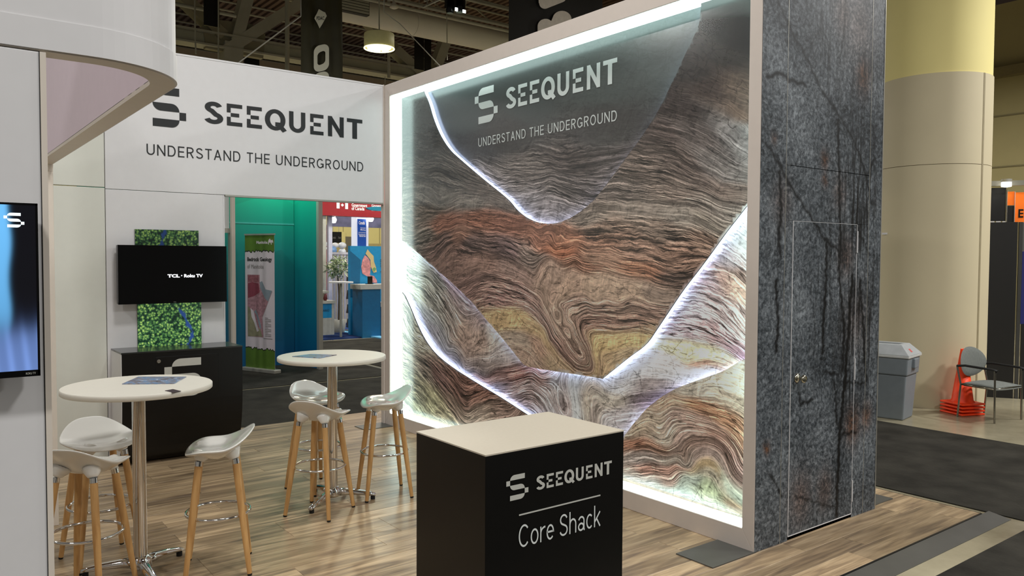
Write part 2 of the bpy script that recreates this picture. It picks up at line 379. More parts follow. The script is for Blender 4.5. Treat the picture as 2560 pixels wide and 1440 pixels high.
def floor_plate(c, sx, sy, rz, label):
    return tag(obj('floor_plate', B().obox((0, 0, .003), (sx, sy, .006)), STEEL, loc=(*c, .0005)), label, 'plate')
floor_plate((-.19, -4.60), .42, .28, 0, 'thin square dark steel foot plate under the near corner of the lit mural frame')
floor_plate((-.17, -.07), .33, .24, 0, 'thin dark steel foot plate at the far corner below the white header').rotation_euler = (0, 0, 0)
floor_plate((1.62, -4.57), .34, .26, 0, 'thin dark steel foot plate beside the right edge of the dark rock wall')
# ================================================================== white booth walls
HT = 3.66; XE = ony((558.5, 600), 0).x
hw = thing('header_panel', 'white header panel with a large dark S mark, SEEQUENT and UNDERSTAND THE UNDERGROUND', 'panel', (0, 0, 0))
obj('panel_face', B().box(-2.726, -.015, .0, .05, 2.40, HT), WHITE, hw, bevel=.003)
obj('upper_edge', B().box(-2.726, -.015, -.004, .054, HT-.012, HT+.004), WHITE, hw)
obj('lower_trim', B().box(XE+.02, -.015, -.004, .054, 2.385, 2.402), ALU, hw)
fh = lambda u, v: (-1.885+u, -.0025, 3.055+v)
wordmark('lettering', lambda u, v: (-1.886+u, -.003, 3.058+v), 1.624, .207, VINYLK, hw)
icon('logo_mark', lambda u, v: (-2.392+u, -.003, 2.985+v), .346, .358, VINYLK, hw)
lettering('tagline', 'UNDERSTAND THE UNDERGROUND', lambda u, v: (-2.388+u, -.003, 2.722+v), 2.135, .098, VINYLK, hw, t=.11, gap=.2, space=.42)
post = thing('corner_post', 'slim beige aluminium post in the corner where the white header meets the lit mural', 'post')
obj('post_body', B().box(-.014, -.003, -.012, .05, 0, 2.384), FRAMEW, post, bevel=.001)
obj('upper_cap', B().box(-.0135, -.003, -.006, .05, 2.386, HT+.008), FRAMEW, post)
tp = obj('display_wall_panel', B().box(-2.726, XE, .0, .05, 0, 2.396), WHITE, bevel=.003)
tag(tp, 'white wall panel below the header carrying the black television', 'panel')
obj('panel_edge', B().box(XE, XE+.012, -.002, .05, 0, 2.396), WHITE, tp)
lu = tag(obj('side_wall_panel', B().box(-4.3, -2.731, .002, .05, 2.412, HT), WARMW, bevel=.003), 'cream upper wall panel left of the white header, above the joint', 'panel')
ll = tag(obj('side_wall_panel', B().box(-4.3, -2.731, .002, .05, 0, 2.405), WARMW, bevel=.003), 'cream lower wall panel left of the television panel, below the joint', 'panel')
# curved canopy: straight fascia along x = -3.33, rounded corner, straight front
Z0, Z1 = 2.42, 3.9
cx, cy, R = -3.65, -4.585, .32
outer = [(-3.33, -1.50), (-3.33, -2.4), (-3.33, -3.4), (-3.33, -4.2)]+[(cx+R*math.cos(math.radians(a)), cy+R*math.sin(math.radians(a))) for a in range(0, -91, -6)]+[(-4.6, -4.905), (-6.4, -4.905)]
def offset(path, d):
    out = []
    for i, p in enumerate(path):
        a = Vector(path[max(i-1, 0)]); c = Vector(path[min(i+1, len(path)-1)]); t = (c-a).normalized(); out.append((p[0]+t.y*d, p[1]-t.x*d))
    return out
def wall_ribbon(p0, p1, z0, z1):
    b = B(); n = len(p0)
    vs = [(x, y, z0) for x, y in p0]+[(x, y, z1) for x, y in p0]+[(x, y, z0) for x, y in p1]+[(x, y, z1) for x, y in p1]
    fs = []
    for i in range(n-1):
        fs += [(i, i+1, n+i+1, n+i), (2*n+i, 3*n+i, 3*n+i+1, 2*n+i+1), (i, 2*n+i, 2*n+i+1, i+1), (n+i, n+i+1, 3*n+i+1, 3*n+i)]
    fs += [(0, n, 3*n, 2*n), (n-1, 2*n+n-1, 3*n+n-1, 2*n-1)]
    b.add(vs, fs); return b
cn = thing('curved_canopy', 'white canopy fascia with a rounded corner overhanging the left wall', 'canopy')
obj('fascia', wall_ribbon(outer, offset(outer, .030), Z0, Z1), WHITE, cn)
obj('inner_lining', wall_ribbon(offset(outer, .075), offset(outer, .085), Z0+.012, Z1), PINKLIT, cn)
obj('bottom_edge', wall_ribbon(offset(outer, .004), offset(outer, .085), Z0-.004, Z0+.014), POSTW, cn)
obj('lip_band', wall_ribbon(offset(outer, -.004), outer, Z0, Z0+.09), WHITE, cn)
obj('lintel', B().box(-3.415, -3.33, -1.62, -1.50, Z0-.05, Z0), POSTW, cn)
cp = thing('canopy_post', 'ivory square post holding up the far end of the curved canopy', 'post')
obj('post_body', B().box(-3.405, -3.33, -1.62, -1.545, 0, Z0-.05), POSTW, cp, bevel=.003)
# near wall with the television
YN = -4.905
nw = obj('near_wall_panel', B().box(-6.4, -3.786, YN, YN+.06, HF, 2.412), WHITE, bevel=.003)
tag(nw, 'pale grey-white wall panel at the left edge holding the glowing television', 'panel')
obj('panel_edge', B().box(-3.786, -3.770, YN-.004, YN+.064, HF, 2.412), POSTW, nw)
obj('black_joint', B().box(-3.7878, -3.7848, YN-.003, YN, HF, 2.412), BLACK, nw)
# ================================================================== televisions
def television(name, label, x0, x1, z0, z1, y, depth, m_screen_builder):
    t = thing(name, label, 'television', ((x0+x1)/2, y, z0)); ox, oy, oz = t.location
    f = lambda b: b
    def P(x, yy, z): return (x-ox, yy-oy, z-oz)
    b = B(); b.box(*sorted((x0-ox, x1-ox)), -depth, -.045, 0, z1-z0); obj('casing', b, BLACKG, t, bevel=.006)
    fr = B(); w = .006
    for q in ((x0, x1, z0, z0+.018), (x0, x1, z1-w, z1), (x0, x0+w, z0, z1), (x1-w, x1, z0, z1)): fr.box(q[0]-ox, q[1]-ox, -depth-.004, -depth+.002, q[2]-oz, q[3]-oz)
    obj('bezel', fr, BLACKG, t)
    obj('wall_bracket', B().box(-.18, .18, -.05, 0., .08, z1-z0-.08), BLACK, t)
    m_screen_builder(t, (x0+w-ox, x1-w-ox, .018, z1-z0-w), -depth-.0015)
    return t
def screen_plain(t, r, y):
    obj('screen', B().box(r[0], r[1], y, y+.003, r[2], r[3]), mat('dark_screen', (4, 4, 5), .14, var=.02, spec=.22), t)
    G = led('screen_white', (.9, .93, 1.), 1.1); W = r[1]-r[0]; H = r[3]-r[2]
    fn = lambda u0, v0: (lambda u, v: (r[0]+W*u0+u, y-.002, r[2]+H*v0+v))
    plain_text('screen_lettering', 'TCL', fn(.435, .43), .105, .030, G, t, .05)
    plain_text('screen_lettering', 'Roku TV', fn(.59, .43), .165, .030, G, t, .04)
    obj('screen_dot', B().box(r[0]+W*.563, r[0]+W*.572, y-.002, y-.001, r[2]+H*.455, r[2]+H*.475), G, t)
    plain_text('maker_mark', 'TCL', lambda u, v: (-.012+u, y-.004, .007+v), .024, .006, VINYLG, t)
television('wall_television', 'black flat television showing small white start-up logos, mounted on the white panel', -2.657, -1.727, 1.39, 1.91, .0, .115, screen_plain)
def screen_blue(t, r, y):
    nu, nv = 300, 60; b = B(); b.grid(lambda u, v: (r[0]+(r[1]-r[0])*u, y, r[2]+(r[3]-r[2])*v), nu, nv); me = b.mesh('screen')
    at = me.attributes.new('picture', 'FLOAT_COLOR', 'POINT'); ub = (ony((23, 600), YN-.1).x-t.location.x-r[0])/(r[1]-r[0])
    for i, v in enumerate(me.vertices):
        u = (v.co.x-r[0])/(r[1]-r[0]); w = (v.co.z-r[2])/(r[3]-r[2])
        uw = u*(r[1]-r[0])
        left = 1/(1+math.exp(max(-60, min(60, (u-ub+.012*max(0, .55-w)+.004*math.sin(w*14))*300))))
        left *= 1/(1+math.exp((.27-w)*28)); c = Vector((.16, .52, .95))*(.55+.45*w)*left+Vector((.004, .004, .006))
        low = 1/(1+math.exp((w-.245)*30)); st = .5+.5*math.sin((u+.05*w)*150)
        c += Vector((.13, .22, .50))*low*(.8+.35*st*st)*(1.15-.6*w)
        at.data[i].color = (*c, 1)
    m, nt, p = nodes('blue_screen_picture'); a = N(nt, 'ShaderNodeAttribute', attribute_name='picture'); nt.links.new(a.outputs['Color'], p.inputs['Emission Color'])
    p.inputs['Emission Strength'].default_value = 1.; p.inputs['Base Color'].default_value = (.002, .002, .003, 1); p.inputs['Roughness'].default_value = .15; p.inputs['Specular IOR Level'].default_value = .2
    obj('screen', me, m, t)
    a = ony((9, 568), YN-.1); c = ony((60, 533), YN-.1); ox, _, oz = t.location
    icon('screen_logo', lambda u, v: (a.x-ox+u, y-.002, a.z-oz+v), c.x-a.x, c.z-a.z, led('screen_logo_white', (.72, .92, 1.), .95), t)
    plain_text('bezel_lettering', 'ROKU TV', lambda u, v: (r[1]-.030+u, y-.004, .006+v), .024, .006, VINYLG, t)
A = ony((91.5, 509), YN-.10); C2 = ony((101, 936), YN-.10)
television('wall_television', 'large television at the left edge showing a bright blue picture with an S mark', A.x-.92, A.x+.002, C2.z-.003, A.z, YN, .10, screen_blue)
# ================================================================== forest prints behind the television, cabinet
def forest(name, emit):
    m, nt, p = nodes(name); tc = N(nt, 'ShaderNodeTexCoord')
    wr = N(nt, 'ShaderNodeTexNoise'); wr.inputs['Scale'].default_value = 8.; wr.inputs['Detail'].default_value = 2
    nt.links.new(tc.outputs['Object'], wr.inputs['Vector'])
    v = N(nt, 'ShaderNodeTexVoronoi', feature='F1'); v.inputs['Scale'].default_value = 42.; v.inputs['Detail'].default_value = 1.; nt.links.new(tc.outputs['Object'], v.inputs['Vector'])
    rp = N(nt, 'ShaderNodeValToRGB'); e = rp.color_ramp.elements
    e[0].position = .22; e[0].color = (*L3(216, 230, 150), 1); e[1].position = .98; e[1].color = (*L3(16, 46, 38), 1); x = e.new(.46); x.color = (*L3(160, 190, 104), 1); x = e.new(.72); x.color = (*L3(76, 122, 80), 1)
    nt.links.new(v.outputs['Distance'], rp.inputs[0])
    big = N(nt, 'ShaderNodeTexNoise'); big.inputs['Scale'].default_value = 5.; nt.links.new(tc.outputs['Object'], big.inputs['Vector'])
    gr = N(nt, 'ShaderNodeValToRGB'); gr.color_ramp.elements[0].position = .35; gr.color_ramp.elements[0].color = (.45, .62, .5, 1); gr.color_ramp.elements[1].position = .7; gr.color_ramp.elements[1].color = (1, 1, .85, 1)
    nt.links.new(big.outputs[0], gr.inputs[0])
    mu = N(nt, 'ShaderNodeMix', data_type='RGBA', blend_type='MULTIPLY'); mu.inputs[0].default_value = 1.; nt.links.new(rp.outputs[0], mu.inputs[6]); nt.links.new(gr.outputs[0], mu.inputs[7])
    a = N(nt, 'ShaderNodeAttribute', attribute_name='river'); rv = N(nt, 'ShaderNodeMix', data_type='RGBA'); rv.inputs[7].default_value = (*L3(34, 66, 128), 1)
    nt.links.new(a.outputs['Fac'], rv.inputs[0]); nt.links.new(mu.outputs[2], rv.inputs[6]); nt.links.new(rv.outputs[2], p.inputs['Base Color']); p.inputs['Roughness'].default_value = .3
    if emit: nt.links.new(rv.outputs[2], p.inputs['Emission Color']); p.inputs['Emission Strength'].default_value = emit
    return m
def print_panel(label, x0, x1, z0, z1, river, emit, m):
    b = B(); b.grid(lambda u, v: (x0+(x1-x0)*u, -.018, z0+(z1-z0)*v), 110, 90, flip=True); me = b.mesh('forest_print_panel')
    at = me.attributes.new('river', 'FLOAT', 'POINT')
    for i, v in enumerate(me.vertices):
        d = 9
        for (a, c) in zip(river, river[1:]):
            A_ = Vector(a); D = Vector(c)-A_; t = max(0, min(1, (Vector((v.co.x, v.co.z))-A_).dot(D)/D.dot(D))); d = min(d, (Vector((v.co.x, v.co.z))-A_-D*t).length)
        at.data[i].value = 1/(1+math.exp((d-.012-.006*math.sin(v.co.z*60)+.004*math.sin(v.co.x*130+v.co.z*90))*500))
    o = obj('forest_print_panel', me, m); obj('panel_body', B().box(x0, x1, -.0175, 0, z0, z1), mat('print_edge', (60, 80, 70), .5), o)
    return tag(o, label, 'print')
rv = [tuple((ony(p, -.02).x, ony(p, -.02).z)) for p in ((448, 770), (462, 790), (470, 812), (482, 830), (477, 850), (466, 866), (452, 864))]
rv2 = [tuple((ony(p, -.02).x, ony(p, -.02).z)) for p in ((414, 573), (408, 590), (403, 615))]
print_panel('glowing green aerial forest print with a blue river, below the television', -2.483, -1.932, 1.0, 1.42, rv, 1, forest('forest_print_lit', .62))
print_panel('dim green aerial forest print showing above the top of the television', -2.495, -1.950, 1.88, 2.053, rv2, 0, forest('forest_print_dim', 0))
cb = thing('storage_cabinet', 'black low cabinet with a bulging front and a pale S mark, under the television', 'cabinet', (0, -.004, 0))
X0, X1 = -2.700, -1.685
def prof(front=-.41):
    return [(0., 0.), (-.12, 0.)]+[(-.12-.29*math.sin(math.radians(a))**.8, .62-.62*math.cos(math.radians(a))**1.0) for a in range(6, 91, 7)]+[(front, .70), (front, .985), (0., .985)]
pr = prof()
obj('body', B().prism(pr, lambda u, v, t: (t, u, v), X0+.004, X1), BLACK, cb)
obj('side_cheek', B().prism([(u*.999, v) for u, v in pr], lambda u, v, t: (t, u-.0008 if u < -.01 else u, v), X0, X0+.004), WHITE, cb)
obj('worktop', B().box(X0, X1+.002, -.414, 0, .985, 1.0), mat('charcoal_worktop', (44, 46, 44), .18, var=.05), cb, bevel=.002)
dr = obj('door', B().box(-2.43, -1.905, -.4125, -.409, .47 if False else .63, .945), BLACK, cb, bevel=.002)
gp = B()
for q in ((-2.434, -2.430, .63, .949), (-1.905, -1.901, .63, .949), (-2.434, -1.901, .945, .949)): gp.box(q[0], q[1], -.4108, -.409, q[2], q[3])
obj('door_gap', gp, mat('shadow_gap', (2, 2, 2), .9), cb)
kn = B(); kn.cyl((0, 0, 0), (0, -.012, 0), .016, .016, 20).cyl((0, -.012, 0), (0, -.024, 0), .010, .009, 16)
kp = ony((396, 903), -.413); obj('lock', kn, CHROME, dr, loc=kp)
a0 = ony((400, 1000), -.4145); a1 = ony((507, 893), -.4145)
icon('logo_mark', lambda u, v: (-2.36+u, -.4145, .585+v), .37, .335, VINYLG, cb)
# ================================================================== dark rock box with a door
def rock_dark():
    m, nt, p = nodes('dark_rock_print'); tc = N(nt, 'ShaderNodeTexCoord')
    w = N(nt, 'ShaderNodeTexNoise'); w.inputs['Scale'].default_value = 3.; w.inputs['Detail'].default_value = 4; nt.links.new(tc.outputs['Object'], w.inputs['Vector'])
    wv = N(nt, 'ShaderNodeMix', data_type='RGBA', blend_type='ADD'); wv.inputs[0].default_value = .12
    nt.links.new(tc.outputs['Object'], wv.inputs[6]); nt.links.new(w.outputs['Color'], wv.inputs[7])
    n1 = N(nt, 'ShaderNodeTexNoise'); n1.inputs['Scale'].default_value = 40.; n1.inputs['Detail'].default_value = 8; n1.inputs['Roughness'].default_value = .62; n1.inputs['Distortion'].default_value = .35
    nt.links.new(wv.outputs[2], n1.inputs['Vector'])
    n2 = N(nt, 'ShaderNodeTexNoise'); n2.inputs['Scale'].default_value = 2.4; n2.inputs['Detail'].default_value = 5; nt.links.new(tc.outputs['Object'], n2.inputs['Vector'])
    ad = N(nt, 'ShaderNodeMath', operation='MULTIPLY_ADD'); ad.inputs[1].default_value = .5; nt.links.new(n2.outputs[0], ad.inputs[0]); nt.links.new(n1.outputs[0], ad.inputs[2])
    r0 = N(nt, 'ShaderNodeValToRGB'); e = r0.color_ramp.elements; e[0].position = .50; e[0].color = (*L3(26, 28, 31), 1); e[1].position = 1.0; e[1].color = (*L3(150, 157, 162), 1)
    x = e.new(.67); x.color = (*L3(70, 76, 81), 1); x = e.new(.82); x.color = (*L3(108, 114, 119), 1)
    nt.links.new(ad.outputs[0], r0.inputs[0])
    nv = N(nt, 'ShaderNodeTexNoise'); nv.inputs['Scale'].default_value = 20.; nv.inputs['Detail'].default_value = 6; nv.inputs['Roughness'].default_value = .62; nv.inputs['Distortion'].default_value = .5; nt.links.new(wv.outputs[2], nv.inputs['Vector'])
    dv_ = N(nt, 'ShaderNodeMath', operation='SUBTRACT'); dv_.inputs[1].default_value = .5; nt.links.new(nv.outputs[0], dv_.inputs[0]); ab = N(nt, 'ShaderNodeMath', operation='ABSOLUTE'); nt.links.new(dv_.outputs[0], ab.inputs[0])
    vr = N(nt, 'ShaderNodeMapRange'); vr.inputs[1].default_value = .0; vr.inputs[2].default_value = .045; vr.inputs[3].default_value = .5; vr.inputs[4].default_value = 1.; nt.links.new(ab.outputs[0], vr.inputs[0])
    rp = N(nt, 'ShaderNodeVectorMath', operation='SCALE'); nt.links.new(r0.outputs[0], rp.inputs[0]); nt.links.new(vr.outputs[0], rp.inputs['Scale'])
    a = N(nt, 'ShaderNodeAttribute', attribute_name='rock'); sp = N(nt, 'ShaderNodeSeparateColor'); nt.links.new(a.outputs['Color'], sp.inputs[0])
    # R: fracture, G: rust, B: vertical grain
    mp = N(nt, 'ShaderNodeMapping'); mp.inputs['Scale'].default_value = (34, 1, 2.2); n3 = N(nt, 'ShaderNodeTexNoise'); n3.inputs['Scale'].default_value = 1.; n3.inputs['Detail'].default_value = 5; n3.inputs['Distortion'].default_value = .7
    nt.links.new(tc.outputs['Object'], mp.inputs[0]); nt.links.new(mp.outputs[0], n3.inputs['Vector'])
    rg = N(nt, 'ShaderNodeMapRange'); rg.inputs[1].default_value = .40; rg.inputs[2].default_value = .56; nt.links.new(n3.outputs[0], rg.inputs[0])
    g1 = N(nt, 'ShaderNodeMix', data_type='RGBA'); g1.inputs[6].default_value = (*L3(17, 14, 12), 1); nt.links.new(rg.outputs[0], g1.inputs[0]); nt.links.new(rp.outputs[0], g1.inputs[7])
    g2 = N(nt, 'ShaderNodeMix', data_type='RGBA'); nt.links.new(sp.outputs['Blue'], g2.inputs[0]); nt.links.new(rp.outputs[0], g2.inputs[6]); nt.links.new(g1.outputs[2], g2.inputs[7])
    ru = N(nt, 'ShaderNodeMix', data_type='RGBA', blend_type='MULTIPLY'); ru.inputs[7].default_value = (1.0, .42, .20, 1); rm = N(nt, 'ShaderNodeMath', operation='MULTIPLY', use_clamp=True)
    rs_ = N(nt, 'ShaderNodeMapRange'); rs_.inputs[1].default_value = .28; rs_.inputs[2].default_value = .46; nt.links.new(n1.outputs[0], rs_.inputs[0])
    nt.links.new(sp.outputs['Green'], rm.inputs[0]); nt.links.new(rs_.outputs[0], rm.inputs[1]); nt.links.new(rm.outputs[0], ru.inputs[0]); nt.links.new(g2.outputs[2], ru.inputs[6])
    cr = N(nt, 'ShaderNodeMix', data_type='RGBA'); cr.inputs[7].default_value = (*L3(9, 7, 6), 1); nt.links.new(sp.outputs['Red'], cr.inputs[0]); nt.links.new(ru.outputs[2], cr.inputs[6])
    nt.links.new(cr.outputs[2], p.inputs['Base Color']); p.inputs['Roughness'].default_value = .5; p.inputs['Specular IOR Level'].default_value = .22
    return m
RD = rock_dark(); YW = -4.735
def seg_d(px, pz, pts):
    d = np.full(px.shape, 9.)
    for (a, b_) in zip(pts, pts[1:]):
        ax, az = a; dx, dz = b_[0]-ax, b_[1]-az; t = np.clip(((px-ax)*dx+(pz-az)*dz)/(dx*dx+dz*dz+1e-9), 0, 1); d = np.minimum(d, np.hypot(px-ax-dx*t, pz-az-dz*t))
    return d
def wp(ps): return [(ony(p, YW).x, ony(p, YW).z) for p in ps]
CRK = [([(1943, 5), (1968, 50), (1985, 90), (2005, 122), (2030, 175), (2052, 222), (2085, 270), (2110, 310), (2135, 350), (2160, 420), (2180, 510)], .006), ([(1915, 355), (1945, 405), (1975, 465), (2020, 530), (2060, 600), (2095, 625)], .007),
       ([(1918, 195), (1950, 180), (1972, 200), (2015, 212)], .008), ([(1950, 430), (1952, 520), (1948, 590), (1952, 640)], .009), ([(2065, 600), (2065, 700), (2058, 790), (2055, 880)], .010), ([(2095, 300), (2098, 450), (2100, 600), (2098, 700), (2110, 830), (2105, 930)], .010),
       ([(2115, 0), (2108, 100), (2098, 160)], .005), ([(2150, 700), (2158, 820), (2165, 950)], .010), ([(2130, 690), (2120, 830), (2112, 940), (2100, 1060), (2095, 1150), (2090, 1290)], .013), ([(2095, 935), (2060, 930)], .006),
       ([(1920, 1180), (1940, 1210), (1955, 1240)], .006), ([(1985, 1240), (2040, 1255), (2090, 1270)], .004), ([(2085, 960), (2090, 1050), (2100, 1085), (2140, 1080)], .008), ([(1940, 700), (1945, 800), (1940, 880)], .010), ([(2110, 955), (2165, 960)], .006), ([(1995, 980), (2000, 1010), (2030, 1000)], .008),
       ([(2030, 110), (2050, 70)], .003), ([(2185, 400), (2150, 480), (2140, 560), (2175, 640)], .004), ([(2160, 130), (2170, 250)], .004)]
RUST = [((2158, 190), .09, .9), ((2062, 400), .045, .9), ((2062, 450), .035, .8), ((1935, 345), .03, .6), ((2115, 640), .10, .5), ((2130, 1060), .10, .9), ((2165, 1040), .07, .8), ((1917, 1120), .03, 1.), ((2000, 1245), .13, .5), ((2060, 1225), .10, .5), ((2150, 60), .2, .35), ((2140, 800), .16, .35), ((1955, 500), .1, .35), ((2100, 480), .08, .4), ((2110, 30), .12, .4)]
GRAINP = [((2150, 500), .30, 1.), ((2150, 800), .30, 1.), ((2120, 900), .25, .9), ((2080, 100), .20, .8), ((2160, 250), .22, .8), ((2100, 650), .22, .8), ((1950, 600), .15, .6), ((2060, 760), .2, .6)]
def rock_sheet(name, x0, x1, z0, z1, y, parent, hole=None):
    nu = max(2, int((x1-x0)/.009)); nv = max(2, int((z1-z0)/.009)); b = B(); b.grid(lambda u, v: (x0+(x1-x0)*u, y, z0+(z1-z0)*v), nu, nv)
    me = b.mesh(name); co = np.array([v.co[:] for v in me.vertices]); X, Z = co[:, 0], co[:, 2]
    wob = .004*np.sin(X*31+Z*17)+.005*np.sin(Z*71-X*11)+.003*np.sin(Z*167+X*60); Xw = X+wob; Zw = Z+.006*np.sin(X*67+Z*9)
    fr = np.zeros(len(X)); ru = np.zeros(len(X)); gr = np.zeros(len(X))
    for ps, w in CRK: fr = np.maximum(fr, .95/(1+np.exp((seg_d(Xw, Zw, wp(ps))-w*1.5)/.0034)))
    for p, r, s in RUST: c = ony(p, YW); ru = np.maximum(ru, s*np.exp(-((Xw-c.x)/r)**2-((Zw-c.z)/(r*1.4))**2))
    for p, r, s in GRAINP: c = ony(p, YW); gr = np.maximum(gr, s*np.exp(-((Xw-c.x)/r)**2-((Zw-c.z)/(r*2.))**2))
    at = me.attributes.new('rock', 'FLOAT_COLOR', 'POINT'); at.data.foreach_set('color', np.stack([fr, ru, gr, np.ones(len(X))], 1).astype(np.float32).ravel())
    return obj(name, me, RD, parent)
rw = thing('rock_print_wall', 'tall dark grey rock-print end wall with a flush door and chrome knob', 'wall panel', (0, 0, 0))
bx = B().box(.33, 1.452, YW+.006, -.06, 0, HT-.003).box(.27, 1.452, YW+.006, -4.66, 0, HT-.003); obj('core_box', bx, WHITE, rw)
dx0, dx1, dz0, dz1 = .358, 1.122, .032, 2.055
for q in ((.005, .268, 0, HT), (.272, dx0-.004, 0, dz1+.002), (.272, 1.281, dz1+.004, 2.402), (.272, 1.281, 2.406, HT), (dx1+.005, 1.279, 0, dz1+.002), (1.283, 1.448, 0, HT)):
    rock_sheet('print_sheet', q[0], q[1], q[2], q[3], YW, rw)
dd = rock_sheet('door', dx0, dx1, dz0, dz1, YW-.003, rw)
obj('door_edge', B().box(dx0-.004, dx0, YW-.004, YW+.004, dz0, dz1).box(dx0-.003, dx1, YW-.004, YW+.004, dz0-.007, dz0-.001).box(dx1, dx1+.004, YW-.004, YW+.004, dz0, dz1).box(dx0-.003, dx1+.003, YW-.0025, YW+.004, dz1, dz1+.002), WHITE, dd)
for z in (1.935, 1.05, .19): obj('hinge', B().box(dx1-.001, dx1+.006, YW-.010, YW-.002, z-.075, z+.075), WHITE, dd)
kb = B(); kb.lathe([(.030, 0), (.031, .006), (.020, .010), (.011, .016), (.011, .030), (.020, .036), (.027, .044), (.027, .052), (.020, .060), (.001, .063)], n=24)
ko = obj('knob', kb, mat('satin_nickel', (205, 200, 180), .14, 1., var=.02), dd, loc=(.428, YW-.003, 1.048)); ko.rotation_euler = (math.pi/2, 0, 0)
obj('edge_trim', B().box(1.448, 1.456, YW-.003, -.06, 0, HT), ALU, rw)
sm = B()
for x in (.268, 1.279): sm.box(x, x+.004, YW-.0012, YW+.003, 0 if x > .5 else 0, HT)
obj('sheet_joint', sm, ALU, rw)
# ================================================================== illuminated mural
YO, YI0, YI1, ZI0, ZI1 = -4.733, -.110, -4.646, .131, 3.532
DF, DB = .150, .205
mu = thing('lit_mural', 'huge backlit rock-strata mural in a beige frame with glowing edges', 'mural', (0, 0, 0))
def rail(pts): b = B(); b.prism(pts, lambda u, v, t: (t, u, v), 0.0, .26); return obj('frame_rail', b, FRAMEW, mu, bevel=.003)
e = .0006
rail([(-.002, 0), (YI0-e, ZI0+e), (YI0-e, ZI1-e), (-.002, HT)]); rail([(YO, 0), (YO, HT), (YI1+e, ZI1-e), (YI1+e, ZI0+e)])
rail([(-.002-e, HT), (YI0, ZI1), (YI1, ZI1), (YO+e, HT)]); rail([(-.002-e, 0), (YO+e, 0), (YI1, ZI0), (YI0, ZI0)])
LEDW = led('led_white', (.74, 1., .95), 3.2)
g = .0012
for q in ((YI0-.006, YI0-g, ZI0+.004, ZI1-.004), (YI1+g, YI1+.006, ZI0+.004, ZI1-.004), (YI0-.007, YI1+.007, ZI1-.006, ZI1-g), (YI0-.007, YI1+.007, ZI0+g, ZI0+.006)):
    obj('led_reveal', B().box(.014, .25, q[0], q[1], q[2], q[3]), LEDW, mu)
obj('back_sheet', B().box(.255, .30, YO+.02, -.02, .02, HT-.02), WHITE, mu)
def M2(ps, x=DF): return [(onx(p, x).y, onx(p, x).z) for p in ps]
def smooth(ps, it=2):
    for _ in range(it):
        q = [ps[0]]
        for a, b_ in zip(ps, ps[1:]): q += [(a[0]*.75+b_[0]*.25, a[1]*.75+b_[1]*.25), (a[0]*.25+b_[0]*.75, a[1]*.25+b_[1]*.75)]
        q.append(ps[-1]); ps = q
    return ps
LOBE = [(1059, 230), (1071, 256), (1082, 297), (1100, 340), (1123, 375), (1150, 399), (1187, 431), (1222, 460), (1255, 486), (1275, 504), (1290, 524), (1313, 543), (1339, 555), (1368, 560), (1392, 558), (1427, 545), (1458, 524), (1483, 502), (1511, 467), (1538, 432), (1565, 393), (1596, 354), (1627, 307), (1655, 261), (1678, 210), (1690, 187), (1709, 144), (1732, 97), (1746, 66), (1751, 39), (1753, -5), (1753, -60)]
BANDU = [(1016, 608), (1035, 624), (1059, 645), (1094, 676), (1129, 707), (1157, 733), (1184, 760), (1212, 795), (1240, 827), (1275, 869), (1300, 902), (1313, 916), (1340, 921), (1391, 929), (1456, 938), (1505, 947)]
BANDU2 = [(1505, 947), (1540, 919), (1572, 893), (1615, 863), (1641, 824), (1675, 773), (1710, 721), (1744, 678), (1779, 631), (1813, 583), (1843, 545), (1867, 514)]
BANDL = [(1858, 898), (1830, 915), (1809, 928), (1766, 943), (1723, 958), (1680, 975), (1641, 1001), (1615, 1022), (1589, 1053), (1568, 1078), (1552, 1105), (1530, 1128), (1500, 1140), (1465, 1128), (1420, 1102), (1370, 1070), (1316, 1036), (1278, 1011), (1240, 987), (1205, 966), (1171, 945), (1139, 925), (1105, 900), (1080, 876), (1059, 845), (1042, 810), (1025, 768), (1011, 738)]
lobe = smooth(M2(LOBE)); bu = smooth(M2(BANDU)); bu2 = smooth(M2(BANDU2)); bl = smooth(M2(BANDL))
lobe[0] = (lobe[0][0], ZI1-.008); lobe[-1] = (lobe[-1][0], ZI1-.008)
FY_0, FY_1, FZ_0, FZ_1 = YI1+.006, YI0-.006, ZI0+.006, ZI1-.006
bu[0] = (FY_1, bu[0][1]+.03); bl[-1] = (FY_1, bl[-1][1]+.03); bu2[-1] = (FY_0, bu2[-1][1]+.05); bl[0] = (FY_0, bl[0][1]+.03)
lobe = [(max(FY_0, min(FY_1, y)), min(FZ_1, z)) for y, z in lobe]; lobe[0] = (lobe[0][0], FZ_1); lobe[-1] = (lobe[-1][0], FZ_1)
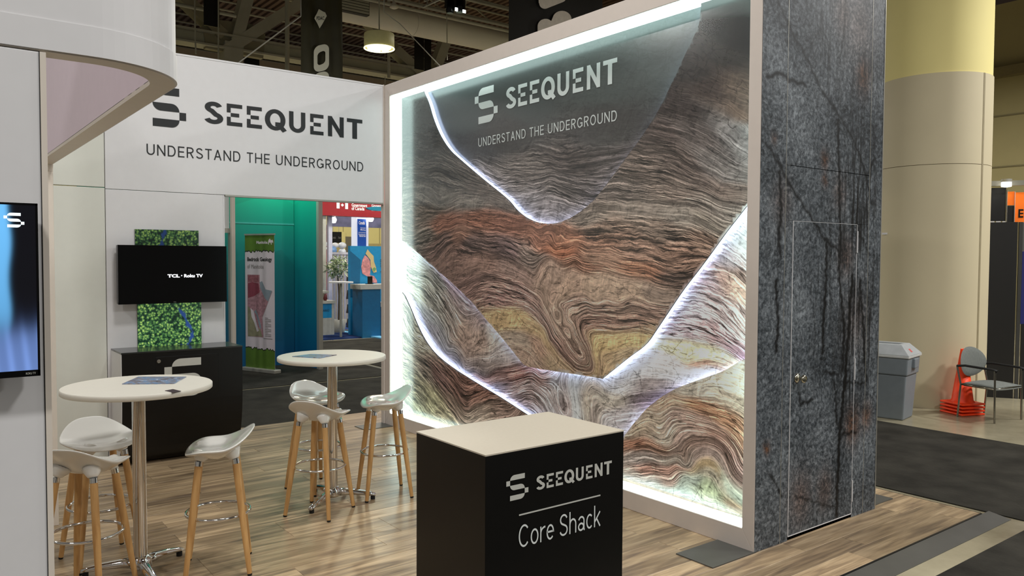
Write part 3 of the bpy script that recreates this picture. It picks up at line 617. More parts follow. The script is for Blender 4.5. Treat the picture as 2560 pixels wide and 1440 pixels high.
# bedding lines read off the print: (value, sight lines)
BED = [(300, [(1064, 240), (1300, 260), (1560, 250), (1640, 255)]), (345, [(1033, 340), (1150, 350), (1300, 350), (1500, 345), (1604, 339)]), (395, [(1033, 396), (1106, 405), (1164, 434)]), (400, [(1179, 384), (1252, 412), (1339, 415), (1456, 422), (1560, 400)]),
       (445, [(1030, 445), (1088, 444), (1164, 466), (1252, 489)]), (445, [(1231, 460), (1310, 451), (1368, 443), (1460, 470), (1526, 451), (1616, 455), (1732, 482), (1830, 518)]), (485, [(1030, 480), (1056, 483), (1100, 512), (1123, 501), (1164, 489), (1222, 495), (1278, 512)]),
       (487, [(1300, 500), (1368, 489), (1460, 518), (1507, 500), (1616, 506), (1732, 516), (1810, 553)]), (530, [(1039, 550), (1100, 534), (1164, 524), (1252, 530), (1304, 545), (1340, 559), (1420, 548), (1500, 536), (1600, 540), (1720, 556)]),
       (570, [(1050, 585), (1149, 556), (1261, 568), (1370, 575), (1404, 578), (1447, 593), (1514, 598), (1605, 603), (1720, 622)]), (600, [(1076, 605), (1111, 583), (1149, 572), (1201, 583), (1261, 592), (1317, 613), (1350, 632), (1420, 630), (1500, 640), (1600, 655), (1700, 680)]),
       (650, [(1093, 657), (1128, 626), (1184, 631), (1257, 644), (1296, 665), (1340, 690)]), (650, [(1352, 662), (1379, 648), (1434, 655), (1495, 674), (1575, 695), (1636, 710), (1700, 722)]), (680, [(1370, 720), (1430, 700), (1520, 704), (1620, 725)]), (655, [(1380, 738)]), (664, [(1396, 778)]), (676, [(1420, 824)]), (688, [(1441, 861)]), (698, [(1456, 890)]), (720, [(1466, 905)]), (765, [(1476, 918)]), (808, [(1486, 928)]),
       (700, [(1156, 704), (1201, 680), (1253, 687), (1305, 704), (1348, 734), (1373, 781), (1412, 846), (1435, 880), (1452, 895)]), (745, [(1178, 740), (1220, 724), (1270, 730), (1318, 748), (1348, 772), (1373, 812), (1405, 865), (1440, 907), (1462, 914)]),
       (790, [(1201, 777), (1240, 769), (1287, 777), (1330, 790), (1348, 807), (1373, 850), (1395, 880), (1425, 912), (1465, 932)]), (830, [(1231, 816), (1274, 812), (1330, 822), (1356, 840), (1380, 880)]), (880, [(1270, 850), (1310, 862), (1345, 890), (1370, 915)]),
       (704, [(1460, 885), (1440, 850), (1415, 810), (1398, 770), (1408, 752), (1431, 740), (1483, 749), (1544, 746), (1621, 749), (1697, 755)]), (745, [(1474, 905), (1460, 865), (1440, 825), (1425, 797), (1444, 777), (1471, 768), (1514, 775), (1575, 774), (1665, 787)]), (790, [(1483, 920), (1476, 880), (1462, 850), (1455, 828), (1471, 808), (1514, 809), (1575, 812), (1648, 820)]), (830, [(1492, 925), (1486, 890), (1484, 858), (1514, 843), (1560, 840), (1630, 842)]), (880, [(1505, 925), (1510, 900), (1530, 888), (1590, 870)]),
       (1210, [(1020, 640), (1060, 668), (1110, 712), (1150, 760), (1180, 770)]), (1250, [(1018, 675), (1059, 692), (1094, 727), (1118, 768), (1136, 803), (1153, 817), (1184, 795), (1204, 790)]), (1300, [(1018, 716), (1052, 747), (1084, 782), (1108, 824), (1136, 869), (1164, 897), (1216, 890), (1262, 870)]), (1345, [(1030, 760), (1075, 815), (1110, 880), (1150, 918), (1220, 912), (1290, 900)]),
       (1390, [(1050, 810), (1090, 868), (1140, 915), (1200, 945), (1240, 930), (1302, 920), (1340, 930)]), (1430, [(1200, 960), (1261, 947), (1317, 936), (1360, 950), (1390, 990), (1405, 1030)]), (1475, [(1250, 985), (1310, 968), (1350, 990), (1370, 1030)]),
       (1600, [(1015, 790), (1032, 830)]), (1640, [(1015, 860), (1059, 890), (1094, 925), (1129, 965), (1164, 1015), (1184, 1001), (1233, 984)]), (1690, [(1015, 900), (1035, 912), (1066, 943), (1105, 985), (1139, 1030), (1164, 1060), (1220, 1040), (1280, 1030)]), (1740, [(1015, 960), (1040, 985), (1080, 1040)]),
       (1240, [(1840, 560), (1865, 580)]), (1270, [(1822, 585), (1865, 632)]), (1310, [(1779, 645), (1830, 675), (1865, 715)]), (1350, [(1735, 715), (1787, 742), (1830, 773), (1861, 818)]), (1400, [(1684, 795), (1766, 822), (1822, 865), (1856, 890)]), (1440, [(1641, 857), (1701, 863), (1766, 876), (1830, 904)]), (1475, [(1600, 885), (1637, 888), (1701, 912), (1766, 904), (1813, 920)]), (1540, [(1530, 950), (1600, 930), (1700, 940)]), (1590, [(1500, 985), (1560, 980), (1640, 975)]), (1580, [(1470, 960), (1450, 1000)]), (1640, [(1500, 1040), (1580, 1030)]),
       (1960, [(1700, 970), (1780, 960), (1856, 985)]), (2000, [(1640, 1010), (1680, 990), (1724, 999), (1788, 1015), (1851, 1040)]), (2040, [(1620, 1040), (1680, 1030), (1740, 1040), (1800, 1065), (1851, 1110)]), (2080, [(1690, 1085), (1740, 1075), (1788, 1088), (1830, 1125), (1850, 1170)]), (2120, [(1711, 1159), (1720, 1127), (1756, 1111), (1788, 1118), (1813, 1145), (1832, 1190)]), (2165, [(1740, 1160), (1780, 1150), (1806, 1185)]),
       (2060, [(1580, 1085), (1620, 1075), (1650, 1090)]), (2100, [(1570, 1117), (1628, 1117), (1676, 1130)]), (2145, [(1570, 1160), (1628, 1156), (1698, 1155)]), (2185, [(1570, 1194), (1612, 1198), (1679, 1198), (1711, 1180)]), (2230, [(1580, 1225), (1680, 1235), (1760, 1270), (1845, 1290)]),
       (405, [(1561, 400), (1678, 424), (1795, 480)]), (360, [(1604, 339), (1678, 362), (1732, 389), (1791, 420), (1866, 451)]), (300, [(1660, 280), (1740, 310), (1810, 350), (1866, 390)]), (250, [(1690, 215), (1760, 240), (1820, 260), (1868, 290)]), (150, [(1745, 80), (1800, 110), (1870, 130)]), (60, [(1760, 10), (1870, 20)])]
# colours of the print by place: x, y, r, g, b, lamination 0..1
TINT = [(1150, 260, 62, 70, 70, .05), (1300, 240, 62, 68, 67, .05), (1500, 200, 68, 74, 72, .08), (1650, 120, 74, 82, 80, .08), (1680, 40, 76, 86, 84, .08), (1250, 340, 62, 60, 58, .1), (1500, 320, 62, 60, 59, .12), (1180, 360, 62, 62, 64, .1), (1300, 420, 78, 70, 65, .75), (1420, 410, 62, 54, 50, .7), (1520, 400, 70, 62, 60, .6), (1250, 470, 84, 76, 72, .9), (1400, 470, 80, 72, 68, .9), (1470, 480, 80, 72, 70, .9), (1360, 530, 108, 100, 100, .2), (1300, 520, 100, 94, 95, .3),
        (1040, 300, 56, 58, 56, .1), (1050, 370, 50, 48, 45, .3), (1060, 430, 56, 51, 46, .8), (1130, 450, 60, 55, 50, .8), (1200, 480, 70, 62, 56, .6), (1050, 480, 96, 90, 82, .3), (1100, 500, 88, 82, 74, .3), (1180, 505, 104, 96, 88, .25), (1250, 505, 90, 80, 74, .4), (1060, 530, 78, 66, 58, .6), (1110, 560, 100, 62, 46, .5), (1200, 545, 106, 66, 48, .5), (1280, 560, 104, 66, 50, .5), (1350, 590, 118, 76, 56, .5), (1420, 600, 126, 82, 58, .5), (1400, 630, 132, 78, 50, .6), (1500, 610, 108, 76, 58, .7), (1600, 630, 96, 72, 58, .8), (1700, 650, 92, 68, 54, .9), (1600, 670, 106, 68, 46, .9), (1700, 700, 70, 54, 46, .9), (1500, 645, 124, 92, 72, .5), (1450, 660, 104, 70, 52, .8),
        (1480, 545, 104, 92, 82, .4), (1600, 522, 112, 100, 90, .3), (1700, 540, 114, 104, 94, .3), (1650, 570, 84, 70, 60, .9), (1500, 570, 88, 70, 58, .9), (1770, 560, 96, 86, 76, .6), (1780, 610, 96, 74, 60, .8), (1560, 480, 82, 72, 66, .9), (1680, 480, 84, 72, 64, .95), (1780, 520, 96, 86, 78, .7), (1600, 420, 80, 68, 61, .9), (1700, 400, 76, 64, 58, .6), (1800, 420, 100, 92, 88, .4), (1850, 480, 84, 70, 62, .4), (1640, 330, 66, 55, 51, .5), (1740, 330, 84, 74, 70, .35), (1840, 340, 112, 106, 104, .3), (1700, 270, 60, 51, 48, .3), (1780, 220, 62, 50, 44, .2), (1840, 230, 88, 72, 60, .2), (1850, 290, 86, 68, 55, .2), (1730, 180, 48, 43, 40, .15), (1780, 120, 46, 43, 40, .1), (1830, 90, 30, 29, 29, .03), (1860, 60, 30, 29, 29, .03), (1800, 20, 60, 62, 60, .05), (1850, 10, 62, 64, 62, .05), (1866, 330, 118, 114, 112, .2),
        (1060, 590, 84, 74, 66, .7), (1110, 600, 78, 58, 52, .8), (1150, 585, 108, 74, 58, .5), (1180, 605, 72, 56, 52, .95), (1270, 620, 70, 54, 52, .95), (1330, 650, 92, 78, 70, .7), (1120, 660, 98, 72, 62, .2), (1200, 655, 112, 84, 72, .2), (1290, 680, 116, 92, 82, .2), (1170, 720, 104, 76, 68, .5), (1240, 700, 116, 88, 78, .8), (1300, 730, 118, 90, 82, .9), (1250, 750, 106, 78, 72, .95), (1340, 780, 116, 90, 82, .95), (1380, 840, 110, 84, 76, .95), (1420, 880, 106, 82, 72, .95), (1280, 795, 176, 146, 96, .05), (1340, 825, 158, 130, 92, .2), (1260, 800, 170, 140, 94, .05), (1300, 850, 146, 128, 112, .25), (1260, 850, 140, 122, 106, .3), (1320, 890, 136, 112, 96, .3), (1380, 910, 160, 136, 106, .2), (1350, 870, 150, 118, 98, .2),
        (1380, 690, 132, 108, 92, .1), (1420, 720, 150, 122, 102, .06), (1500, 715, 152, 126, 104, .1), (1570, 725, 148, 122, 100, .1), (1640, 740, 122, 102, 88, .3), (1380, 740, 134, 108, 92, .1), (1420, 760, 124, 98, 86, .7), (1470, 770, 116, 90, 78, 1.), (1560, 770, 118, 92, 78, 1.), (1640, 780, 112, 86, 74, 1.), (1500, 800, 110, 82, 70, 1.), (1580, 805, 104, 78, 66, 1.), (1640, 825, 132, 104, 78, .9), (1440, 830, 116, 92, 78, .9), (1400, 800, 128, 104, 90, .6), (1470, 890, 106, 84, 70, .95), (1520, 865, 178, 148, 94, .08), (1600, 852, 182, 154, 98, .05), (1510, 905, 160, 132, 94, .15), (1560, 885, 158, 134, 100, .2), (1500, 930, 156, 126, 94, .2),
        (1024, 650, 176, 178, 158, .6), (1040, 690, 122, 122, 108, .95), (1080, 700, 110, 104, 94, .9), (1024, 730, 188, 186, 150, .7), (1070, 750, 116, 110, 100, .9), (1120, 720, 126, 104, 104, .5), (1150, 760, 128, 108, 104, .6), (1190, 800, 134, 112, 104, .3), (1120, 790, 112, 98, 90, 1.), (1060, 790, 150, 150, 150, .5), (1150, 840, 146, 120, 104, .15), (1190, 850, 150, 124, 108, .12), (1220, 830, 172, 160, 146, .1), (1250, 880, 160, 146, 140, .25), (1180, 915, 146, 128, 118, .35), (1090, 850, 118, 114, 114, .5), (1130, 900, 128, 120, 124, .5), (1080, 830, 120, 114, 118, .6), (1230, 945, 138, 104, 96, .8), (1290, 935, 152, 100, 88, .9), (1340, 950, 158, 116, 102, .8), (1220, 970, 116, 104, 110, .6), (1290, 980, 136, 114, 108, .8), (1380, 960, 172, 160, 156, .4), (1420, 960, 186, 184, 182, .2), (1460, 990, 176, 158, 138, .2), (1400, 1020, 170, 148, 142, .4), (1500, 1000, 180, 166, 148, .15), (1540, 970, 186, 180, 176, .2), (1470, 1040, 168, 148, 136, .3), (1540, 1050, 176, 164, 162, .25),
        (1590, 930, 176, 172, 170, .2), (1610, 960, 150, 136, 132, .2), (1650, 900, 184, 176, 172, .3), (1680, 940, 172, 168, 164, .2), (1740, 930, 178, 172, 166, .2), (1620, 1000, 128, 110, 118, .5), (1700, 880, 206, 198, 148, .06), (1760, 890, 208, 200, 150, .06), (1800, 905, 180, 158, 130, .2), (1740, 908, 160, 118, 92, .3), (1700, 830, 142, 120, 124, .9), (1780, 840, 128, 100, 100, .9), (1830, 880, 120, 92, 98, .9), (1720, 760, 152, 138, 142, .7), (1780, 770, 140, 118, 116, .9), (1800, 700, 160, 126, 112, .4), (1760, 700, 142, 120, 122, .7), (1840, 690, 140, 112, 100, .7), (1840, 600, 176, 178, 176, .3), (1810, 650, 150, 138, 140, .6), (1830, 720, 186, 150, 128, .3), (1850, 800, 148, 124, 118, .7), (1855, 560, 190, 192, 190, .3),
        (1030, 830, 150, 140, 122, .8), (1030, 900, 132, 120, 104, .95), (1060, 920, 96, 82, 72, .95), (1100, 945, 92, 66, 60, .9), (1150, 990, 104, 72, 62, .9), (1200, 985, 110, 74, 62, .8), (1050, 980, 136, 124, 98, .7), (1080, 1010, 160, 146, 108, .4), (1100, 1040, 150, 128, 96, .5), (1030, 1000, 168, 162, 130, .5), (1140, 1020, 118, 92, 78, .9), (1200, 1030, 150, 122, 106, .6), (1260, 1020, 132, 102, 90, .7), (1040, 1050, 176, 170, 136, .4), (1020, 960, 158, 152, 124, .7),
        (1740, 975, 190, 178, 162, .15), (1820, 960, 196, 182, 160, .2), (1840, 1000, 182, 162, 140, .2), (1680, 1000, 168, 140, 116, .5), (1740, 1012, 142, 96, 66, .9), (1810, 1045, 146, 100, 70, .9), (1850, 1080, 140, 98, 72, .9), (1680, 1040, 164, 136, 124, .5), (1740, 1050, 162, 128, 114, .6), (1800, 1090, 148, 108, 92, .8), (1700, 1090, 160, 130, 118, .5), (1640, 1050, 172, 152, 132, .3), (1600, 1070, 166, 142, 120, .4), (1590, 1110, 144, 92, 68, .8), (1640, 1115, 150, 104, 82, .7), (1600, 1145, 160, 136, 128, .5), (1670, 1100, 168, 150, 134, .5), (1690, 1150, 172, 150, 136, .5), (1610, 1175, 150, 98, 82, .9), (1670, 1175, 156, 106, 90, .9), (1600, 1200, 178, 154, 144, .5), (1680, 1205, 160, 120, 106, .8), (1750, 1100, 152, 118, 104, .8), (1770, 1130, 164, 134, 124, .4), (1770, 1160, 188, 152, 104, .1), (1780, 1180, 190, 170, 146, .15), (1820, 1130, 146, 108, 98, .95), (1845, 1170, 150, 112, 104, .95), (1730, 1200, 184, 186, 170, .15), (1770, 1220, 196, 200, 152, .08), (1830, 1230, 188, 190, 168, .15), (1840, 1270, 156, 120, 88, .3), (1780, 1260, 190, 186, 160, .3), (1700, 1235, 186, 190, 178, .3), (1620, 1210, 182, 170, 160, .4), (1570, 1180, 170, 140, 126, .6)]
def tps(P, V, Q, lam=1e-4):
    P = np.asarray(P); n = len(P)
    def K(A_, B_): d2 = ((A_[:, None, :]-B_[None, :, :])**2).sum(2); return .5*d2*np.log(d2+1e-9)
    A_ = np.zeros((n+3, n+3)); A_[:n, :n] = K(P, P)+lam*np.eye(n); A_[:n, n] = 1; A_[:n, n+1:] = P; A_[n, :n] = 1; A_[n+1:, :n] = P.T
    w = np.linalg.solve(A_, np.concatenate([V, np.zeros(3)])); out = []
    for i in range(0, len(Q), 4000): q = Q[i:i+4000]; out.append(K(q, P)@w[:n]+w[n]+q@w[n+1:])
    return np.concatenate(out)
def resample(ps, step=.16):
    out = []
    for a, b_ in zip(ps, ps[1:]):
        l = math.hypot(b_[0]-a[0], b_[1]-a[1]); k = max(1, int(l/step)); out += [(a[0]+(b_[0]-a[0])*i/k, a[1]+(b_[1]-a[1])*i/k) for i in range(k)]
    return out+[ps[-1]]
PB, VB = [], []
for val, ps in BED:
    for q in resample(M2(ps)): PB.append(q); VB.append(val/230.)
PB = np.array(PB); VB = np.array(VB)
# the fault blocks of the print carry beds of their own: field in three blocks (inside the band, below it, the rest)
def inside(poly, Q):
    poly = np.asarray(poly); r = np.zeros(len(Q), bool); j = len(poly)-1
    for i in range(len(poly)):
        yi, zi = poly[i]; yj, zj = poly[j]; c = ((zi > Q[:, 1]) != (zj > Q[:, 1])) & (Q[:, 0] < (yj-yi)*(Q[:, 1]-zi)/(zj-zi+1e-12)+yi); r ^= c; j = i
    return r
band_poly = bu+bu2[1:]+bl
below_poly = bl[::-1]+[(FY_0, 0), (FY_1, 0)]
def near(poly, Q):
    P_ = np.array(resample(poly+[poly[0]], .06)); d = np.concatenate([((Q[i:i+4000, None, :]-P_[None])**2).sum(2).min(1) for i in range(0, len(Q), 4000)]); return np.where(inside(poly, Q), 0., d)
def block(Q, back=False):
    if back: return np.where(near(lobe, Q) < near(band_poly, Q), 3, 1)
    r = np.zeros(len(Q), int); r[inside(lobe, Q)] = 3; r[inside(band_poly, Q)] = 1; b_ = inside(below_poly, Q) & (r == 0); r[b_] = 2; return r
blkV = np.where(VB*230 < 1150, np.where(inside(lobe, PB), 3, 0), np.where(VB*230 < 1595, 1, 2)); blkV[(VB*230 >= 1595) & (VB*230 < 1670) & (PB[:, 0] < -1.9)] = 1
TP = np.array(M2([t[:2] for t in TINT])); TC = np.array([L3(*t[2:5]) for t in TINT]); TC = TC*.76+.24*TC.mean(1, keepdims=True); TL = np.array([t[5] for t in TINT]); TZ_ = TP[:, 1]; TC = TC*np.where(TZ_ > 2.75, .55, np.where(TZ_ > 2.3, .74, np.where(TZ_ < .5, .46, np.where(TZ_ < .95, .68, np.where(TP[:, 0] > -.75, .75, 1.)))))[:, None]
def fields(Q, back=False):
    s = np.zeros(len(Q)); bq = block(Q, back); bt = block(TP); col = np.zeros((len(Q), 3)); lam_ = np.zeros(len(Q))
    for k in (0, 1, 2, 3):
        iq = np.where(bq == k)[0]; iv = blkV == k
        if len(iq) == 0: continue
        sq = tps(PB[iv], VB[iv], Q[iq]); s[iq] = sq
        it = np.where(bt == k)[0]; st = tps(PB[iv], VB[iv], TP[it])
        for i in range(0, len(iq), 4000):
            q = Q[iq[i:i+4000]]; d2 = ((q[:, None, :]-TP[None, it, :])**2).sum(2)+(2.2*(sq[i:i+4000, None]-st[None, :]))**2
            w = 1/(d2+4e-3)**2.4; w /= w.sum(1)[:, None]; col[iq[i:i+4000]] = w@TC[it]; lam_[iq[i:i+4000]] = w@TL[it]
    return s, col, lam_
def strata_mat():
    m, nt, p = nodes('rock_strata_print'); tc = N(nt, 'ShaderNodeTexCoord')
    at = N(nt, 'ShaderNodeAttribute', attribute_name='bed'); sp = N(nt, 'ShaderNodeSeparateColor'); nt.links.new(at.outputs['Color'], sp.inputs[0])
    tint = N(nt, 'ShaderNodeAttribute', attribute_name='tint')
    wn = N(nt, 'ShaderNodeTexNoise'); wn.inputs['Scale'].default_value = 5.; wn.inputs['Detail'].default_value = 5; nt.links.new(tc.outputs['Object'], wn.inputs['Vector'])
    s0 = N(nt, 'ShaderNodeMath', operation='MULTIPLY_ADD'); s0.inputs[1].default_value = .10; wl = N(nt, 'ShaderNodeTexNoise'); wl.inputs['Scale'].default_value = 2.1; wl.inputs['Detail'].default_value = 6; wl.inputs['Roughness'].default_value = .45; nt.links.new(tc.outputs['Object'], wl.inputs['Vector']); nt.links.new(wl.outputs[0], s0.inputs[0]); wf_ = N(nt, 'ShaderNodeTexNoise'); wf_.inputs['Scale'].default_value = 16.; wf_.inputs['Detail'].default_value = 4; nt.links.new(tc.outputs['Object'], wf_.inputs['Vector']); s00 = s0; s0 = N(nt, 'ShaderNodeMath', operation='MULTIPLY_ADD'); s0.inputs[1].default_value = .022; nt.links.new(wf_.outputs[0], s0.inputs[0]); nt.links.new(s00.outputs[0], s0.inputs[2]); nt.links.new(sp.outputs['Red'], s00.inputs[2])
    def beds(freq, along, detail, rough=.6, shift=0.):
        cm = N(nt, 'ShaderNodeCombineXYZ'); k = N(nt, 'ShaderNodeMath', operation='MULTIPLY'); k.inputs[1].default_value = freq; nt.links.new(s0.outputs[0], k.inputs[0])
        mp = N(nt, 'ShaderNodeVectorMath', operation='SCALE'); mp.inputs['Scale'].default_value = along; nt.links.new(tc.outputs['Object'], mp.inputs[0])
        se = N(nt, 'ShaderNodeSeparateXYZ'); nt.links.new(mp.outputs[0], se.inputs[0])
        ks = N(nt, 'ShaderNodeMath', operation='ADD'); ks.inputs[1].default_value = shift; nt.links.new(k.outputs[0], ks.inputs[0]); nt.links.new(ks.outputs[0], cm.inputs[0]); nt.links.new(se.outputs['Y'], cm.inputs[1]); nt.links.new(se.outputs['Z'], cm.inputs[2])
        n = N(nt, 'ShaderNodeTexNoise'); n.inputs['Scale'].default_value = 1.; n.inputs['Detail'].default_value = detail; n.inputs['Roughness'].default_value = rough; nt.links.new(cm.outputs[0], n.inputs['Vector']); return n
    def rng(n, a, b_, c, d):
        r = N(nt, 'ShaderNodeMapRange'); r.inputs[1].default_value = a; r.inputs[2].default_value = b_; r.inputs[3].default_value = c; r.inputs[4].default_value = d; nt.links.new(n.outputs[0], r.inputs[0]); return r
    def mul(a_, b_): m_ = N(nt, 'ShaderNodeMath', operation='MULTIPLY'); nt.links.new(a_.outputs[0], m_.inputs[0]); nt.links.new(b_.outputs[0], m_.inputs[1]); return m_
    def ridge(n, w, lo):
        d = N(nt, 'ShaderNodeMath', operation='SUBTRACT'); d.inputs[1].default_value = .5; nt.links.new(n.outputs[0], d.inputs[0]); ab = N(nt, 'ShaderNodeMath', operation='ABSOLUTE'); nt.links.new(d.outputs[0], ab.inputs[0]); return rng(ab, 0., w, lo, 1.)
    def emboss(n1, n2, k):
        d = N(nt, 'ShaderNodeMath', operation='SUBTRACT'); nt.links.new(n1.outputs[0], d.inputs[0]); nt.links.new(n2.outputs[0], d.inputs[1]); return rng(d, -.12, .12, 1-k, 1+k)
    tone = beds(17., .8, 2, .45); tr_ = N(nt, 'ShaderNodeValToRGB'); e = tr_.color_ramp.elements; e[0].position = .36; e[0].color = (.38, .38, .38, 1); e[1].position = .66; e[1].color = (.95, .95, .95, 1)
    for p_, v_ in ((.405, .40), (.412, .86), (.455, .74), (.462, .46), (.487, .52), (.493, 1.0), (.528, .88), (.534, .58), (.566, .66), (.572, 1.12), (.612, .98), (.618, .6)): x = e.new(p_); x.color = (v_, v_, v_, 1)
    nt.links.new(tone.outputs[0], tr_.inputs[0])
    em1 = emboss(beds(26., 3.4, 4, .55), beds(26., 3.4, 4, .55, .22), .60)
    ln1 = ridge(beds(30., 1.3, 2, .4), .030, .06); ln2 = ridge(beds(74., 2.2, 2, .4), .035, .45)
    cx_ = N(nt, 'ShaderNodeTexVoronoi', feature='DISTANCE_TO_EDGE'); cx_.inputs['Scale'].default_value = 13.
    dv0 = N(nt, 'ShaderNodeMix', data_type='RGBA', blend_type='ADD'); dv0.inputs[0].default_value = .10; nt.links.new(tc.outputs['Object'], dv0.inputs[6]); nt.links.new(wn.outputs['Color'], dv0.inputs[7]); nt.links.new(dv0.outputs[2], cx_.inputs['Vector'])
    fm = mul(mul(mul(mul(tr_, em1), ln1), ln2), rng(cx_, 0., .035, .70, 1.))
    g_ = N(nt, 'ShaderNodeMath', operation='MULTIPLY'); g_.inputs[1].default_value = 1.9; pw_ = N(nt, 'ShaderNodeMath', operation='POWER'); pw_.inputs[1].default_value = 1.45; nt.links.new(fm.outputs[0], g_.inputs[0]); nt.links.new(g_.outputs[0], pw_.inputs[0]); fm = pw_
    # smooth rock: mottling, chipped relief and a few joints
    mo = N(nt, 'ShaderNodeTexNoise'); mo.inputs['Scale'].default_value = 7.; mo.inputs['Detail'].default_value = 9; mo.inputs['Roughness'].default_value = .68; nt.links.new(tc.outputs['Object'], mo.inputs['Vector'])
    mr = rng(mo, .3, .7, .74, 1.24)
    ro = N(nt, 'ShaderNodeVectorMath', operation='ADD'); ro.inputs[1].default_value = (0, .010, .014); nt.links.new(tc.outputs['Object'], ro.inputs[0])
    def rock(v_): n = N(nt, 'ShaderNodeTexNoise'); n.inputs['Scale'].default_value = 6.; n.inputs['Detail'].default_value = 7; n.inputs['Roughness'].default_value = .6; n.inputs['Distortion'].default_value = .6; nt.links.new(v_, n.inputs['Vector']); return n
    em2 = emboss(rock(ro.outputs[0]), rock(tc.outputs['Object']), .55)
    dv = N(nt, 'ShaderNodeMix', data_type='RGBA', blend_type='ADD'); dv.inputs[0].default_value = .22; nt.links.new(tc.outputs['Object'], dv.inputs[6]); nt.links.new(wn.outputs['Color'], dv.inputs[7])
    vo = N(nt, 'ShaderNodeTexVoronoi', feature='DISTANCE_TO_EDGE'); vo.inputs['Scale'].default_value = 4.6; nt.links.new(dv.outputs[2], vo.inputs['Vector'])
    jr = rng(vo, .003, .026, .30, 1.); gate = rng(wn, .46, .54, 1., 0.)
    jm = N(nt, 'ShaderNodeMath', operation='MAXIMUM'); nt.links.new(jr.outputs[0], jm.inputs[0]); nt.links.new(gate.outputs[0], jm.inputs[1])
    sm2 = mul(mul(mul(mr, em2), jm), ridge(beds(9., 1.6, 4), .02, .30))
    mx = N(nt, 'ShaderNodeMix', data_type='FLOAT'); nt.links.new(sp.outputs['Green'], mx.inputs[0]); nt.links.new(sm2.outputs[0], mx.inputs[2]); nt.links.new(fm.outputs[0], mx.inputs[3])
    flat = N(nt, 'ShaderNodeMix', data_type='FLOAT'); nt.links.new(sp.outputs['Blue'], flat.inputs[0]); nt.links.new(mx.outputs[0], flat.inputs[2]); flat.inputs[3].default_value = 1.
    cl = N(nt, 'ShaderNodeVectorMath', operation='SCALE'); nt.links.new(tint.outputs['Color'], cl.inputs[0]); nt.links.new(flat.outputs[0], cl.inputs['Scale'])
    gn = N(nt, 'ShaderNodeVectorMath', operation='SCALE'); gn.inputs['Scale'].default_value = TINT_GAIN; nt.links.new(cl.outputs[0], gn.inputs[0])
    cap = N(nt, 'ShaderNodeVectorMath', operation='MINIMUM'); cap.inputs[1].default_value = (.86, .86, .86); nt.links.new(gn.outputs[0], cap.inputs[0]); nt.links.new(cap.outputs[0], p.inputs['Base Color']); p.inputs['Roughness'].default_value = .20; p.inputs['Specular IOR Level'].default_value = .8
    return m
TINT_GAIN = 2.2
STRATA = strata_mat()
def paint(me, back=False):
    n = len(me.vertices); co = np.zeros(n*3); me.vertices.foreach_get('co', co); co = co.reshape(-1, 3)
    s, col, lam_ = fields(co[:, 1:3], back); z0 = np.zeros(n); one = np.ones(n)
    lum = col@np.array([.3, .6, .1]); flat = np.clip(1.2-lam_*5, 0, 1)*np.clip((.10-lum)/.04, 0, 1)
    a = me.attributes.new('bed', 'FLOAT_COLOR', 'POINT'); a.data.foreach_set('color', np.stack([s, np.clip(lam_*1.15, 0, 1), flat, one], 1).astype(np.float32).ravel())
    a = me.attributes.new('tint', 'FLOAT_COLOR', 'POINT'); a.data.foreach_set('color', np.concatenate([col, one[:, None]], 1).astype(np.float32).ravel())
STEP = .024
gy = np.linspace(FY_0, FY_1, int((FY_1-FY_0)/STEP)+1); gz = np.linspace(FZ_0, FZ_1, int((FZ_1-FZ_0)/STEP)+1)
# back print: one sheet
bb = B(); nu, nv = len(gy)-1, len(gz)-1
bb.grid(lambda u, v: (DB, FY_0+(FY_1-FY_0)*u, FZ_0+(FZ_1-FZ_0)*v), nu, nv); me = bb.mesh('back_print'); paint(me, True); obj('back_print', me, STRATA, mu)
# front print: the same picture with a lobe and a branching band cut out
outl = [lobe, bu+bu2[1:], bl]
pts = [(FY_0, FZ_0), (FY_1, FZ_0), (FY_1, FZ_1), (FY_0, FZ_1)]; edges = [(0, 1), (1, 2), (2, 3), (3, 0)]
op = []
for l in outl:
    k = len(pts); pts += l; edges += [(k+i, k+i+1) for i in range(len(l)-1)]; op += resample(l, .02)
op = np.array(op)
gridp = np.array([(a, b_) for a in gy[1:-1] for b_ in gz[1:-1]])
keep = np.ones(len(gridp), bool)
for i in range(0, len(gridp), 4000): keep[i:i+4000] = (((gridp[i:i+4000, None, :]-op[None])**2).sum(2).min(1) > .011**2)
pts += [tuple(p) for p in gridp[keep]]
res = delaunay_2d_cdt([Vector(p) for p in pts], edges, [], 0, 1e-6)
tv = np.array([tuple(v) for v in res[0]]); tf = np.array([f for f in res[2] if len(f) == 3]); cen = tv[tf].mean(1)
out = inside(lobe, cen) | inside(band_poly, cen); tf = tf[~out]
used = np.unique(tf); remap = -np.ones(len(tv), int); remap[used] = np.arange(len(used))
fb = B(); fb.add([(DF, y, z) for y, z in tv[used]], [tuple(int(q) for q in remap[t]) for t in tf], False)
me = fb.mesh('front_print'); paint(me); obj('front_print', me, STRATA, mu)
